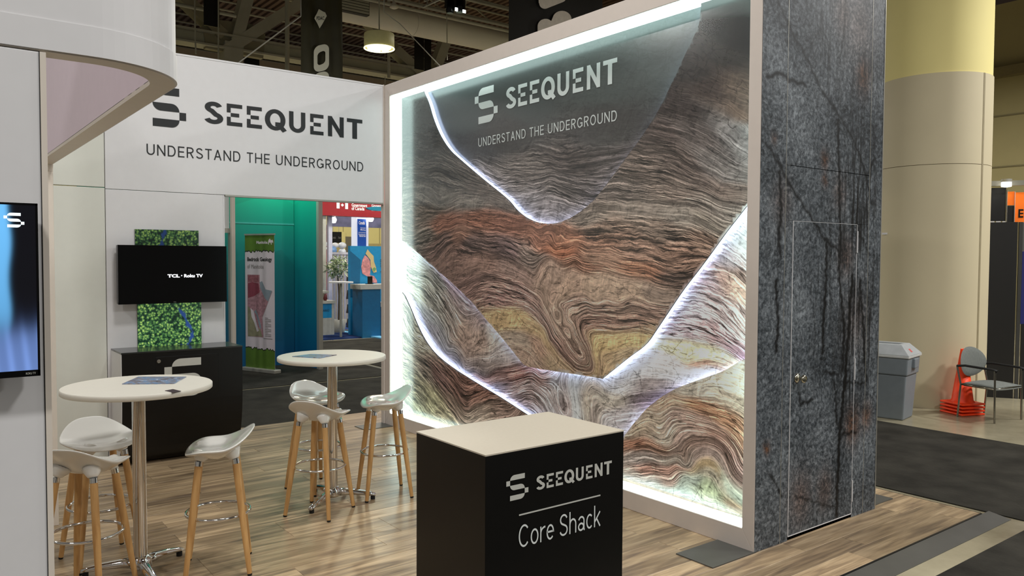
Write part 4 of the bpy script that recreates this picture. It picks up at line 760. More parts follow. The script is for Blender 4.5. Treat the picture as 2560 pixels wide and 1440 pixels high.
# cut edges and the light strips hidden behind them
EDGEM = mat('print_board_edge', (60, 58, 56), .6)
LEDB = led('led_blue_white', (.56, .68, 1.0), 4.0)
eb = B(); 
def ribbon(b, line, x0, x1, d=0., sgn=1):
    n = len(line); P = []
    for i in range(n):
        a = Vector(line[max(i-1, 0)]); c = Vector(line[min(i+1, n-1)]); t = (c-a).normalized(); P.append((line[i][0]+t.y*d*sgn, line[i][1]-t.x*d*sgn))
    b.add([(x0, y, z) for y, z in P]+[(x1, y, z) for y, z in P], [(i, i+1, n+i+1, n+i) for i in range(n-1)])
for l in (lobe, bu+bu2[1:], bl): ribbon(eb, l, DF, DF+.012)
obj('cut_edge', eb, EDGEM, mu)
def sign_out(line, poly):
    i = len(line)//2; t = (Vector(line[i+1])-Vector(line[i-1])).normalized(); q = np.array([[line[i][0]+t.y*.02, line[i][1]-t.x*.02]]); return -1 if inside(poly, q)[0] else 1
for l, poly in ((lobe, lobe), (bu, band_poly), (bu2, band_poly), (bl, band_poly)):
    b = B(); ribbon(b, l, DF+.009, DB-.001, .004, sign_out(l, poly)); obj('led_strip', b, LEDB, mu)
fl = lambda u0, v0: (lambda u, v: (DB-.003, u0-u, v0+v))
VW2 = mat('mural_white_print', (196, 200, 198), .5, var=.01)
icon('logo_mark', fl(-1.415, 3.075), .367, .33, VW2, mu)
wordmark('lettering', fl(-1.905, 3.150), 1.405, .190, VW2, mu)
lettering('tagline', 'UNDERSTAND THE UNDERGROUND', fl(-1.476, 2.862), 1.836, .082, VW2, mu, t=.12, gap=.2, space=.42)
# ================================================================== bar tables and stools
def bar_table(label, x, y, feet, R=.392, H=1.085):
    t = thing('bar_table', label, 'table', (x, y, 0), 0, 'round bar tables in the booth')
    obj('table_top', B().lathe([(R-.004, H-.031), (R, H-.027), (R, H-.004), (R-.004, H)], n=72), TABLEW, t)
    obj('pole', B().lathe([(.036, .085), (.036, H-.055), (.09, H-.045), (.09, H-.031)], n=36), CHROME, t)
    obj('hub', B().lathe([(.045, .035), (.060, .045), (.058, .085), (.044, .105), (.037, .108)], n=28), CHROME, t)
    for a in feet:
        a = math.radians(a); c, s = math.cos(a), math.sin(a); pts = []; b = B(); prof_ = [(.03, .064, .034, .030), (.10, .066, .030, .026), (.20, .056, .026, .020), (.28, .042, .023, .016), (.315, .034, .018, .012)]
        vs = []
        for r, z, w, h in prof_:
            for k in range(10):
                q = 2*math.pi*k/10; u = w*math.cos(q); v = h*math.sin(q); vs.append((c*r-s*u, s*r+c*u, z+v))
        n = len(prof_); fs = [(i*10+k, i*10+(k+1) % 10, (i+1)*10+(k+1) % 10, (i+1)*10+k) for i in range(n-1) for k in range(10)]+[tuple(range(10))[::-1], tuple((n-1)*10+k for k in range(10))]
        b.add(vs, fs, True); fo = obj('foot', b, CHROME, t)
        obj('foot_pad', B().cyl((c*.295, s*.295, 0), (c*.295, s*.295, .028), .017, .017, 14), RUBBER, fo)
    return t
T1 = (-3.083, -2.825); T2 = (-1.628, -2.215)
bar_table('white round bar table near the left wall, with a magazine and a card', *T1, (32, 152, 272))
bar_table('white round bar table by the opening, close to the lit mural', *T2, (-28, 92, 216))
def seat_top(u, v):
    z = .722+.112*max(0, (u-.12)/.88)**1.8*(1-.30*abs(v)**3)-.030*max(0, (-u-.35)/.65)**2+.012*v*v-.014*max(0, 1-(u+.1)**2*2.2-v*v*1.8)
    return z
def make_stool(label):
    t = thing('bar_stool', label, 'stool', (0, 0, 0), 0, 'white shell bar stools around the tables')
    nr, na = 9, 48; b = B(); vs = []; AX, AY = .178, .212
    def outline(th):
        c, s = math.cos(th), math.sin(th); k = (abs(c)**2.7+abs(s)**2.7)**(-1/2.7); return c*k, s*k
    for sgn in (0, 1):
        for i in range(nr+1):
            r = i/nr
            for k in range(na):
                c, s = outline(2*math.pi*k/na); u, v = c*r, s*r; z = seat_top(u, v)
                lean = .030*max(0, (u-.3)/.7)**2
                w = 1-.10*max(0, u)**2*1.0
                if sgn: z -= .012+.048*(1-r**3)*max(.25, 1-abs(u)*.5); r2 = r*.985
                else: r2 = r
                vs.append((AX*c*r2+lean, AY*s*r2*w, z))
    m = (nr+1)*na; fs = []
    for i in range(nr):
        for k in range(na):
            k2 = (k+1) % na; fs.append((i*na+k, (i+1)*na+k, (i+1)*na+k2, i*na+k2)); fs.append((m+i*na+k, m+i*na+k2, m+(i+1)*na+k2, m+(i+1)*na+k))
    for k in range(na): k2 = (k+1) % na; fs.append((nr*na+k, m+nr*na+k, m+nr*na+k2, nr*na+k2))
    b.add(vs, fs, True)
    for sx in (-1, 1):
        for sy in (-1, 1):
            b.tube([(sx*.072, sy*.078, .712), (sx*.082, sy*.086, .690), (sx*.092, sy*.096, .668), (sx*.096, sy*.100, .655)], [.062, .046, .031, .025], 16)
    me = b.mesh('seat'); me.materials.append(PLASTIC); so = obj('seat', me, None, t); md = so.modifiers.new('sub', 'SUBSURF'); md.levels = 1; md.render_levels = 1
    for sx in (-1, 1):
        for sy in (-1, 1):
            p0 = Vector((sx*.097, sy*.101, .657)); p1 = Vector((sx*.170, sy*.172, .012)); d = (p1-p0).normalized()
            lg = B(); lg.tube([p0+d*.022, p0+d*.30, p1], [.0195, .0195, .0135], 16); lo = obj('leg', lg, BEECH, t)
            obj('ferrule', B().cyl(p0, p0+d*.026, .0205, .0205, 18), CHROME, lo)
            obj('foot_tip', B().cyl(p1, p1+d*.011, .0138, .0125, 14), RUBBER, lo)
    obj('foot_ring', B().tube([(.176*math.cos(2*math.pi*k/48), .176*math.sin(2*math.pi*k/48), .335) for k in range(48)], .0085, 10, closed=True), CHROME, t)
    return t
ST = [(-1.81, -2.40, 215, 'white shell bar stool with its back to us, at the table by the opening'),
      (-1.575, -1.83, 106, 'white shell bar stool behind the chrome pole of the table by the opening'),
      (-1.235, -2.29, -16, 'white shell bar stool between the table by the opening and the lit mural'),
      (-2.70, -3.00, -19, 'white shell bar stool on the right of the left table, in front of the cabinet'),
      (-3.217, -2.447, 98, 'white shell bar stool behind the left table, its raised back against the cream wall'),
      (-3.372, -2.943, 229, 'white shell bar stool cut off by the near wall panel, back towards us')]
st0 = make_stool(ST[0][3])
for i, (x, y, a, lab) in enumerate(ST):
    s = st0 if i == 0 else copy_tree(st0); s.location = (x, y, 0); s.rotation_euler.z = math.radians(a); s['label'] = lab
# things lying on the tables
def leaflet_mat(name, seed, pale):
    m, nt, p = nodes(name); tc = N(nt, 'ShaderNodeTexCoord'); mp = N(nt, 'ShaderNodeMapping'); mp.inputs['Location'].default_value = (seed, seed*2, 0); mp.inputs['Scale'].default_value = (22, 14, 1)
    no = N(nt, 'ShaderNodeTexNoise'); no.inputs['Scale'].default_value = 1.; no.inputs['Detail'].default_value = 5; no.inputs['Distortion'].default_value = 1.5
    rp = N(nt, 'ShaderNodeValToRGB'); e = rp.color_ramp.elements; e[0].position = .3; e[0].color = (*L3(66, 62, 84), 1); e[1].position = .72; e[1].color = (*L3(*pale), 1)
    x = e.new(.46); x.color = (*L3(150, 148, 158), 1); x = e.new(.58); x.color = (*L3(104, 146, 192), 1)
    nt.links.new(tc.outputs['Object'], mp.inputs[0]); nt.links.new(mp.outputs[0], no.inputs['Vector']); nt.links.new(no.outputs[0], rp.inputs[0]); nt.links.new(rp.outputs[0], p.inputs['Base Color']); p.inputs['Roughness'].default_value = .3
    return m
TZ = 1.0855
def flat_sheet(name, corners, z, th, m, label, cat):
    P = [onz(c, z) for c in corners]; o = P[0].copy(); b = B(); vs = [(p.x-o.x, p.y-o.y, 0) for p in P]+[(p.x-o.x, p.y-o.y, th) for p in P]
    b.add(vs, [(3, 2, 1, 0), (4, 5, 6, 7)]+[(i, (i+1) % 4, 4+(i+1) % 4, 4+i) for i in range(4)]); return tag(obj(name, b, m, loc=(o.x, o.y, z)), label, cat)
mg = flat_sheet('magazine', ((305, 961), (346, 943), (466, 943), (435, 960)), TZ, .004, leaflet_mat('magazine_print', 3., (226, 220, 222)), 'glossy magazine with a grey and blue cover lying on the left bar table', 'magazine')
flat_sheet('business_card', ((412, 977), (432, 973), (453, 978), (433, 982)), TZ, .0012, mat('dark_card', (50, 30, 40), .4), 'small dark card on the left bar table in front of the magazine', 'card')
flat_sheet('magazine', ((730, 892), (776, 886), (842, 888), (800, 896)), TZ, .004, leaflet_mat('magazine_print_blue', 8., (200, 206, 214)), 'thin blue and white magazine lying on the bar table by the opening', 'magazine')
# ================================================================== black counter
CH = 1.0
ct = thing('display_counter', 'black square counter with a cream top reading SEEQUENT and Core Shack', 'counter', (0, 0, 0))
c0 = [onz(p, CH) for p in ((1033, 1078.8), (1214.8, 1135.3), (1566.7, 1076.4), (1371.2, 1029.6))]
cx0, cx1, cy0, cy1 = (c0[0].x+c0[1].x)/2, (c0[2].x+c0[3].x)/2, (c0[1].y+c0[2].y)/2, (c0[0].y+c0[3].y)/2
obj('body', B().box(cx0+.001, cx1-.001, cy0+.001, cy1-.001, 0, CH-.006), BLACK, ct, bevel=.002)
obj('counter_top', B().box(cx0, cx1, cy0, cy1, CH-.006, CH), COUNTW, ct)
YC = cy0-.0015
def cpt(p): return ony(p, YC)
i0 = cpt((1272, 1253)); i1 = cpt((1320, 1200))
icon('logo_mark', lambda u, v: (-2.131+u, YC, .786+v), .119, .108, VINYLG, ct)
wordmark('lettering', lambda u, v: (-1.969+u, YC, .806+v), .456, .062, VINYLG, ct)
obj('divider_line', B().box(-2.062, -1.585, YC-.0004, YC+.001, .7135, .7195), VINYLG, ct)
lettering('product_lettering', 'Core Shack', lambda u, v: (-2.063+u, YC, .574+v), .478, .098, VINYLW, ct, t=.085, gap=.13, space=.30)
# ================================================================== neighbouring stands seen through the opening
def teal_mat():
    m, nt, p = nodes('teal_gradient_print'); tc = N(nt, 'ShaderNodeTexCoord'); se = N(nt, 'ShaderNodeSeparateXYZ'); nt.links.new(tc.outputs['Object'], se.inputs[0])
    rp = N(nt, 'ShaderNodeValToRGB'); e = rp.color_ramp.elements; r = N(nt, 'ShaderNodeMapRange'); r.inputs[1].default_value = 0; r.inputs[2].default_value = 2.9; nt.links.new(se.outputs['Z'], r.inputs[0])
    e[0].position = .05; e[0].color = (*L3(0, 92, 140), 1); e[1].position = .95; e[1].color = (*L3(0, 150, 120), 1); x = e.new(.55); x.color = (*L3(0, 122, 128), 1)
    vo = N(nt, 'ShaderNodeTexVoronoi', feature='F1'); vo.inputs['Scale'].default_value = 1.1; nt.links.new(tc.outputs['Object'], vo.inputs['Vector'])
    hv = N(nt, 'ShaderNodeMapRange'); hv.inputs[3].default_value = .86; hv.inputs[4].default_value = 1.14; nt.links.new(vo.outputs['Color'], hv.inputs[0])
    nt.links.new(r.outputs[0], rp.inputs[0]); sc = N(nt, 'ShaderNodeVectorMath', operation='SCALE'); nt.links.new(rp.outputs[0], sc.inputs[0]); nt.links.new(hv.outputs[0], sc.inputs['Scale'])
    nt.links.new(sc.outputs[0], p.inputs['Base Color']); p.inputs['Roughness'].default_value = .5; return m
TEAL = teal_mat()
BLUE = mat('bright_blue_laminate', (28, 148, 206), .45); BLUED = mat('deep_blue_laminate', (10, 100, 146), .45)
GREYW = mat('pale_grey_laminate', (196, 194, 186), .5)
YT = 5.36; XT = 1.15
te = thing('teal_exhibit_booth', 'teal gradient booth walls with white posts behind the roll-up banner', 'booth', (0, 0, 0))
xl = ony((577, 700), YT).x
obj('wall_panel', B().box(xl-2.2, XT, YT, YT+.05, HF+.009, 2.36), TEAL, te); obj('wall_panel', B().box(xl-2.2, XT, YT, YT+.05, 2.385, 3.9), TEAL, te)
obj('joint_strip', B().box(xl-2.2, XT, YT-.006, YT+.03, 2.36, 2.385), mat('teal_strip', (70, 170, 160), .4), te)
pr_ = onz((800, 924), HF)
sp0 = Vector((XT, YT+.04)); sp1 = Vector((pr_.x, pr_.y)); sdv = (sp1-sp0); obj('side_panel', B().obox(((sp0.x+sp1.x)/2+.03, (sp0.y+sp1.y)/2, 1.95), (sdv.length, .05, 3.95), math.atan2(sdv.y, sdv.x)), TEAL, te)
obj('front_post', B().box(pr_.x-.035, pr_.x+.035, pr_.y-.045, pr_.y+.045, HF+.009, 3.9), ALU, te)
lp = ony((583, 700), 4.6); obj('front_post', B().box(lp.x-.028, lp.x+.028, 4.57, 4.64, HF+.009, 3.9), POSTW, te)
l2 = ony((575, 700), 4.75); obj('inner_post', B().box(l2.x-.016, l2.x+.016, 4.72, 4.79, HF+.009, ony((575, 575), 4.75).z), ALU, te)
q0 = ony((560, 582), 4.7); q1 = ony((578, 571), 4.7); obj('cross_bar', B().box(q0.x-.6, q1.x, 4.67, 4.73, q0.z, q1.z), ALU, te)
obj('upper_infill', B().box(q0.x-.6, ony((572, 500), 4.7).x, 4.69, 4.71, q1.z, 3.6), WHITE, te)
# unseen light above the teal walls that brightens them
area('teal_wall_light', (.75, 4.75, 3.7), .35, 18, (.75, 1., .9), (1.0, 5.6, 2.2))
# roll-up banner
CT = HF+.009; ba = onz((611, 925), CT); bc = onz((692, 934), CT); mid = (ba+bc)/2; bw = .80; ang = math.atan2(bc.y-ba.y, bc.x-ba.x); hgt = ony((687, 588), bc.y).z-HF
bn = thing('rollup_banner', 'tall roll-up banner with green ends reading Bedrock Geology of Manitoba', 'banner', (mid.x, mid.y, CT), ang)
bw = (bc-ba).length*.90
BP = mat('banner_white', (214, 204, 210), .55, var=.01); BG = mat('banner_green', (84, 116, 36), .55, var=.22, scale=3); BK = mat('banner_ink', (34, 34, 32), .6); BGY = mat('banner_grey_ink', (120, 116, 112), .6)
fb_ = lambda u0, v0: (lambda u, v: (u0+u, -.0035, v0+v))
obj('banner_sheet', B().box(-bw/2, bw/2, -.001, .001, .05, hgt), BP, bn)
obj('base_case', B().box(-bw/2-.04, bw/2+.06, -.07, .07, 0, .06), ALU, bn, bevel=.01); obj('top_rail', B().box(-bw/2-.005, bw/2+.01, -.012, .012, hgt-.005, hgt+.02), ALU, bn)
def torn(z0, z1, up):
    n = 26; rr = random.Random(3 if up else 5); e_ = [(-bw/2+bw*i/n, (z0 if up else z1)+rr.uniform(-.022, .022)) for i in range(n+1)]
    return ([(-bw/2, z1)]+e_+[(bw/2, z1)]) if up else ([(-bw/2, z0)]+e_+[(bw/2, z0)])
ztop = hgt*.885; zbot = hgt*.165
for nm, up, za, zb in (('green_header', True, ztop, hgt-.006), ('green_footer', False, .055, zbot)):
    for k, (mm, sh, yy) in enumerate(((BK, .016, -.0018), (BG, 0, -.0026))):
        po = [(u, v+(-sh if up else sh) if 0 < i < 28 else v) for i, (u, v) in enumerate(torn(za, zb, up))]
        b = B(); tr = tessellate_polygon([[Vector((p[0], p[1], 0)) for p in po]]); b.add([(p[0], yy, p[1]) for p in po], [tuple(t_) for t_ in tr]); obj(nm if k else nm+'_outline', b, mm, bn)
plain_text('heading', 'Bedrock Geology', fb_(-bw*.42, hgt*.80), bw*.84, hgt*.038, BK, bn, .03)
plain_text('heading', 'of Manitoba', fb_(-bw*.42, hgt*.755), bw*.56, hgt*.031, BGY, bn)
plain_text('header_lettering', 'Manitoba', fb_(-bw*.10, hgt*.935), bw*.38, hgt*.022, BP, bn, .03)
def patch(name, poly, m, y, fx, fz):
    b = B(); tr = tessellate_polygon([[Vector((p[0], p[1], 0)) for p in poly]]); b.add([(fx(p[0]), y, fz(p[1])) for p in poly], [tuple(t_) for t_ in tr]); return obj(name, b, m, bn)
# emblem: a standing animal silhouette in white
patch('header_emblem', [(0, .1), (.12, 0), (.2, .35), (.5, .35), (.62, .0), (.72, .0), (.72, .4), (1., .3), (1., .0), (1.05, .5), (.9, .8), (.6, .7), (.35, 1.), (.1, .8), (0, .45)], BP, -.0036, lambda u: bw*.30+u*bw*.16, lambda v: hgt*.928+v*hgt*.045)
fx = lambda u: -bw*.42+u*bw*.84; fz = lambda v: hgt*.255+v*hgt*.455
MAPP = mat('map_rose', (150, 92, 100), .6, var=.35, scale=22); MAPR = mat('map_dark_rose', (134, 60, 74), .6, var=.15, scale=14); MAPB = mat('map_grey_blue', (134, 146, 156), .6, var=.05); MAPG = mat('map_olive', (140, 136, 108), .6, var=.2, scale=12); MAPM = mat('map_mauve', (166, 124, 132), .6, var=.3, scale=26)
patch('map_area', [(0, 0), (.64, 0), (.60, .32), (.82, .55), (1., .74), (.72, .76), (.58, .89), (.50, .88), (.50, 1.), (0, 1.)], MAPM, -.0030, fx, fz)
patch('map_lowland', [(0, 0), (.60, .01), (.52, .12), (.40, .16), (.30, .30), (.16, .40), (.05, .48), (0, .48)], MAPG, -.0034, fx, fz)
patch('map_belt', [(.02, .62), (.30, .66), (.50, .72), (.46, .86), (.20, .88), (.02, .86)], MAPR, -.0034, fx, fz)
patch('map_upland', [(.02, .88), (.46, .88), (.46, .99), (.02, .99)], MAPP, -.0034, fx, fz)
patch('map_bay', [(.50, .88), (.60, .90), (.74, .77), (1., .75), (.84, .58), (.72, .62), (.56, .76), (.52, .80)], MAPB, -.0034, fx, fz)
patch('map_lake', [(.12, .46), (.24, .42), (.34, .26), (.46, .10), (.38, .08), (.28, .22), (.16, .32)], BP, -.0038, fx, fz)
patch('map_lake', [(.26, .40), (.36, .36), (.48, .16), (.56, .12), (.54, .2), (.42, .36), (.34, .44)], MAPB, -.0038, fx, fz)
lg = B()
for k in range(12): lg.box(bw*.18, bw*.18+bw*(.20 if k % 3 else .10), -.0032, -.0030, hgt*(.395-.012*k), hgt*(.399-.012*k))
lg.box(bw*.12, bw*.42, -.0032, -.0030, hgt*.245, hgt*.249); obj('map_key', lg, BGY, bn)
# ------------------------------------------------------------------ far stand: red sign, blue counters
YR = 10.5
rs2 = thing('red_sign_fascia', 'red overhead stand sign reading Government of Canada with a maple leaf flag', 'sign')
RED = mat('sign_red', (158, 30, 40), .5, emit=L3(158, 30, 40), estr=.03); SW = mat('sign_white', (240, 236, 234), .5, emit=(1, 1, 1), estr=.25)
r0 = ony((790, 536), YR); r1 = ony((985, 500), YR); zr0 = ony((880, 541), YR).z; zr1 = zr0+.95
obj('sign_board', B().box(r0.x, r1.x+1.6, YR, YR+.3, zr0, zr1), RED, rs2)
def at(p, y=YR-.004): q = ony(p, y); return q
def quad(b, p, q, y): a = ony(p, y); c = ony(q, y); b.box(min(a.x, c.x), max(a.x, c.x), y-.002, y, min(a.z, c.z), max(a.z, c.z))
b = B(); quad(b, (841.5, 521), (849, 507), YR-.003); quad(b, (863, 522.5), (870, 508), YR-.003); obj('flag_bars', b, SW, rs2)
lc = at((856, 513)); leaf = [(0, -1), (.08, -.55), (.5, -.62), (.42, -.42), (.95, .02), (.78, .12), (.86, .48), (.55, .42), (.46, .56), (.2, .28), (.28, .82), (.13, .74), (0, 1)]; leaf += [(-u, v) for u, v in leaf[-2:0:-1]]
b = B(); tr = tessellate_polygon([[Vector((p[0], p[1], 0)) for p in leaf]]); b.add([(lc.x+p[0]*.042, YR-.004, lc.z+p[1]*.048) for p in leaf], [tuple(t_) for t_ in tr]); obj('maple_leaf', b, SW, rs2)
for txt, p0, p1 in (('Government', (879, 516.5), (918, 510)), ('of Canada', (879, 525), (911, 517.5)), ('Gouvernement', (929, 518), (972, 512)), ('du Canada', (928, 527), (962, 520))):
    a = at(p0); c = at(p1); plain_text('sign_lettering', txt, lambda u, v: (a.x+u, YR-.004, a.z+v), c.x-a.x, abs(c.z-a.z), SW, rs2, .02)
b = B(); q = ony((946, 524), YR-.6); b.add([(q.x+.30*math.cos(t_)*(1 if math.cos(t_) > 0 else 1), YR-.6, q.z+.05*math.sin(t_)+.02) for t_ in np.linspace(0, 2*math.pi, 24)[:-1]]+[(q.x+.30*math.cos(t_), YR-.5, q.z+.05*math.sin(t_)+.02) for t_ in np.linspace(0, 2*math.pi, 24)[:-1]], [tuple(range(23)), tuple(range(23, 46))[::-1]]+[(i, (i+1) % 23, 23+(i+1) % 23, 23+i) for i in range(23)])
sa = obj('sign_swoosh', b, mat('teal_sign', (20, 130, 160), .5), rs2)
# sign's posts
pp = ony((824, 620), 10.7); obj('sign_post', B().box(pp.x-.05, pp.x+.05, 10.65, 10.75, HF, zr0), mat('lilac_white', (206, 204, 226), .5), rs2)
pp2 = ony((812, 640), 10.6); obj('sign_post', B().box(pp2.x-.07, pp2.x+.02, 10.55, 10.62, HF, zr0), GREYW, rs2)
rp_ = ony((818, 600), 11.0); rb = tag(obj('red_display_panel', B().box(rp_.x-.10, rp_.x+.045, 11., 11.06, HF, ony((818, 562), 11.).z), mat('crimson_panel', (150, 26, 50), .5)), 'narrow crimson display panel under the left end of the red sign', 'panel')
b = B()
for za in ((611, 605), (614, 612), (623, 618)): quad(b, (812.5, za[0]), (818, za[1]), 10.99)
obj('panel_print', b, SW, rb)
# blue totem
bt_ = thing('blue_totem', 'tall blue lit totem reading Canada in white, behind the blue map wall', 'sign'); YB = 11.6
a = ony((891, 620), YB); c = ony((921, 543), YB); obj('totem_body', B().box(a.x, c.x, YB, YB+.3, HF, c.z), mat('totem_white', (226, 230, 244), .4, emit=(.8, .85, 1), estr=.5), bt_)
a = ony((894, 620), YB-.01); c = ony((915.5, 548), YB-.01); obj('totem_face', B().box(a.x, c.x, YB-.01, YB-.001, 1.2, c.z), mat('totem_blue', (24, 76, 160), .4, emit=L3(24, 76, 160), estr=.5), bt_)
for txt, p0, p1 in (('Canada', (897, 561), (912, 553)), ('Exploration', (901, 572), (914, 568.5)), ('Mining', (901, 577), (914, 573)), ('Geoscience for', (896, 587), (914, 584)), ('resources', (898, 592), (914, 588.5))):
    pa = ony(p0, YB-.013); pc = ony(p1, YB-.013); plain_text('totem_lettering', txt, lambda u, v: (pa.x+u, YB-.013, pa.z+v), pc.x-pa.x, pc.z-pa.z, SW, bt_, .03)
b = B(); pa = ony((896, 581.5), YB-.012); pc = ony((914, 581), YB-.012); b.box(pa.x, pc.x, YB-.014, YB-.012, pa.z, pa.z+.012); obj('totem_rule', b, SW, bt_)
# blue map wall
YM = 9.3; mw = thing('blue_map_wall', 'bright blue stand wall showing a pink and cream map', 'wall panel')
a = ony((876, 740), YM); c = ony((990, 616), YM); ztm = ony((900, 615), YM).z; obj('wall_panel', B().box(a.x, c.x+.8, YM, YM+.12, HF, ztm), BLUE, mw)
b = B(); A_ = ony((876, 628), YM-.004); C_ = ony((902, 650), YM-.004); D_ = ony((898, 740), YM-.004); b.add([(a.x, YM-.004, ztm-.12), (C_.x, YM-.004, C_.z), (D_.x, YM-.004, 0.9), (a.x, YM-.004, .9)], [(0, 3, 2, 1)]); obj('darker_facet', b, BLUED, mw)
def mpatch(ps, m, y=YM-.008, nm='map_region'):
    P = [ony(p, y) for p in ps]; b = B(); tr = tessellate_polygon([[Vector((p.x, p.z, 0)) for p in P]]); b.add([(p.x, y, p.z) for p in P], [tuple(t_) for t_ in tr]); return obj(nm, b, m, mw)
MP = mat('map_pink', (222, 150, 152), .6, var=.35, scale=16); MC = mat('map_cream', (222, 196, 140), .6, var=.04); MG = mat('map_green', (120, 170, 110), .6)
mpatch([(912, 638), (918, 642), (925, 652), (927, 668), (925, 688), (935, 690), (942, 700), (943, 708), (930, 706), (920, 692), (906, 684), (903, 668), (906, 650)], MP)
mpatch([(919, 623), (926, 632), (934, 640), (935, 654), (940, 668), (942, 680), (934, 682), (931, 676), (927, 666), (926, 650), (914, 634)], MC, YM-.010)
mpatch([(931, 672), (936, 668), (941, 672), (935, 680)], MG, YM-.012)
for i, y0 in enumerate((650, 655, 660, 666, 680)):
    pa = ony((951, y0), YM-.006); obj('map_caption', B().box(pa.x, pa.x+.10, YM-.008, YM-.005, pa.z, pa.z+.012), BK, mw)
# blue counter in front of it
bcn = thing('blue_counter', 'blue stand counter with a pale grey top in front of the blue map wall', 'counter'); YK = 8.7
a = ony((904, 820), YK); c = ony((951, 724), YK); e_ = ony((903, 710), YK); f_ = ony((951, 724), YK)
zt = ony((930, 711), YK).z; zl = ony((930, 723), YK).z
obj('counter_body', B().box(a.x+.02, c.x, YK, YK+.5, HF, zl), BLUED, bcn); obj('counter_top', B().box(a.x-.04, c.x+.30, YK-.03, YK+.5, zl, zt), GREYW, bcn)
obj('lower_shelf', B().box(c.x+.01, c.x+.5, YK, YK+.45, ony((955, 767), YK).z, ony((955, 757), YK).z), GREYW, bcn); obj('side_body', B().box(c.x+.06, c.x+.5, YK+.1, YK+.45, HF, ony((955, 768), YK).z), BLUED, bcn)
tb = ony((925, 708), YK+.2); tag(obj('table_tablet', B().obox((0, 0, .09), (.14, .02, .18), .3).obox((0, .03, .006), (.16, .10, .012), .3), BLACK, loc=(tb.x, YK+.2, zt)), 'small black display standing on the blue counter top', 'tablet')
tag(obj('blue_booth_floor', B().box(2.6, 9, 8.75, 12.6, HF, HF+.03), carpet_mat('blue_carpet', (44, 62, 110))), 'dark blue carpet of the far stand beneath the blue counter', 'carpet')
bs = B(); p0 = onz((806, 821), HF); p1 = onz((962, 845), HF); d = (p1-p0).normalized(); nn = Vector((d.y, -d.x, 0)); 
if nn.y > 0: nn = -nn
w_ = .22; P0 = p0-d*.5; P1 = p1+d*1.5
bs.add([P0, P1, P1+nn*w_, P0+nn*w_, P0+Vector((0, 0, .035)), P1+Vector((0, 0, .035)), P1+nn*w_+Vector((0, 0, .035)), P0+nn*w_+Vector((0, 0, .035))], [(3, 2, 1, 0), (4, 5, 6, 7), (0, 1, 5, 4), (1, 2, 6, 5), (2, 3, 7, 6), (3, 0, 4, 7)])
tag(obj('floor_edge_strip', bs, mat('sky_blue_strip', (120, 190, 232), .5)), 'light blue edging strip along the far blue carpet', 'edging')
# brochure rack
br = thing('brochure_rack', 'grey brochure rack with four stacked holders beside the blue counter', 'rack'); YQ = 8.6
base = ony((886, 822), YQ); bx_ = onz((888, 826), HF+.03); YQ = bx_.y; cxr = bx_.x
for s in (-.14, .14): obj('rack_post', B().cyl((cxr+s, YQ, HF+.03), (cxr+s, YQ, ony((890, 700), YQ).z), .012, .012, 8), mat('rack_grey', (96, 98, 100), .4, .6), br)
obj('rack_base', B().box(cxr-.28, cxr+.22, YQ-.14, YQ+.2, HF+.03, HF+.05), STEEL, br)
PAP = mat('brochure_paper', (214, 212, 204), .6, var=.1, scale=30); RG = mat('rack_plastic', (66, 70, 72), .4)
for py in (696, 735, 770, 806):
    z = ony((890, py), YQ).z; b = B(); b.add([(cxr-.20, YQ-.10, z-.12), (cxr+.20, YQ-.10, z-.12), (cxr+.20, YQ+.02, z+.10), (cxr-.20, YQ+.02, z+.10), (cxr-.20, YQ+.10, z-.12), (cxr+.20, YQ+.10, z-.12)], [(0, 1, 2, 3), (0, 4, 5, 1), (1, 5, 2), (0, 3, 4), (3, 2, 5, 4)])
    h = obj('brochure_holder', b, RG, br); b = B(); b.add([(cxr-.17, YQ-.115, z-.10), (cxr+.02, YQ-.115, z-.10), (cxr+.02, YQ-.005, z+.11), (cxr-.17, YQ-.005, z+.11)], [(0, 1, 2, 3)]); obj('brochure', b, PAP, h)
    b = B(); b.add([(cxr+.03, YQ-.115, z-.10), (cxr+.17, YQ-.115, z-.10), (cxr+.17, YQ-.005, z+.09), (cxr+.03, YQ-.005, z+.09)], [(0, 1, 2, 3)]); obj('brochure', b, mat('brochure_dark', (60, 66, 74), .5), h)
# potted tree on its stem, high table, low wall with display
tr_ = thing('potted_tree', 'small leafy tree with pale green leaves beside the blue map wall', 'plant'); YP = 10.1; tc_ = ony((846, 668), YP)
obj('trunk', B().tube([(tc_.x, YP, HF), (tc_.x+.02, YP, .9), (tc_.x-.02, YP, tc_.z-.2)], [.03, .024, .016], 8), wood('bark', (70, 56, 40), (96, 78, 56)), tr_)
obj('pot', B().lathe([(.14, 0), (.19, .34), (.17, .34), (.16, .28)], (tc_.x, YP, HF), 20), mat('pot_grey', (160, 158, 154), .6), tr_)
LF = mat('leaf_green', (140, 164, 120), .5, var=.35, scale=6); LF2 = mat('leaf_pale', (206, 212, 180), .5, var=.2, scale=6)
lv = B(); lv.add([(0, 0, 0), (.028, .05, .012), (0, .15, -.01), (-.028, .05, .012), (0, .06, -.004)], [(0, 1, 4), (1, 2, 4), (2, 3, 4), (3, 0, 4)]); l1 = lv.mesh('leaf'); l1.materials.append(LF); l2_ = l1.copy(); l2_.materials[0] = LF2
for i in range(230):
    while True:
        v = Vector((random.uniform(-1, 1), random.uniform(-1, 1), random.uniform(-1, 1)))
        if .25 < v.length < 1: break
    o = bpy.data.objects.new('leaf', l1 if i % 2 else l2_); COL.objects.link(o); o.parent = tr_; o.location = (tc_.x+v.x*.30, YP+v.y*.26, tc_.z+v.z*.27); o.rotation_euler = (random.uniform(-.9, .9), random.uniform(-.6, .6), random.uniform(0, 6.3)); s_ = random.uniform(.75, 1.25); o.scale = (s_, s_, s_)
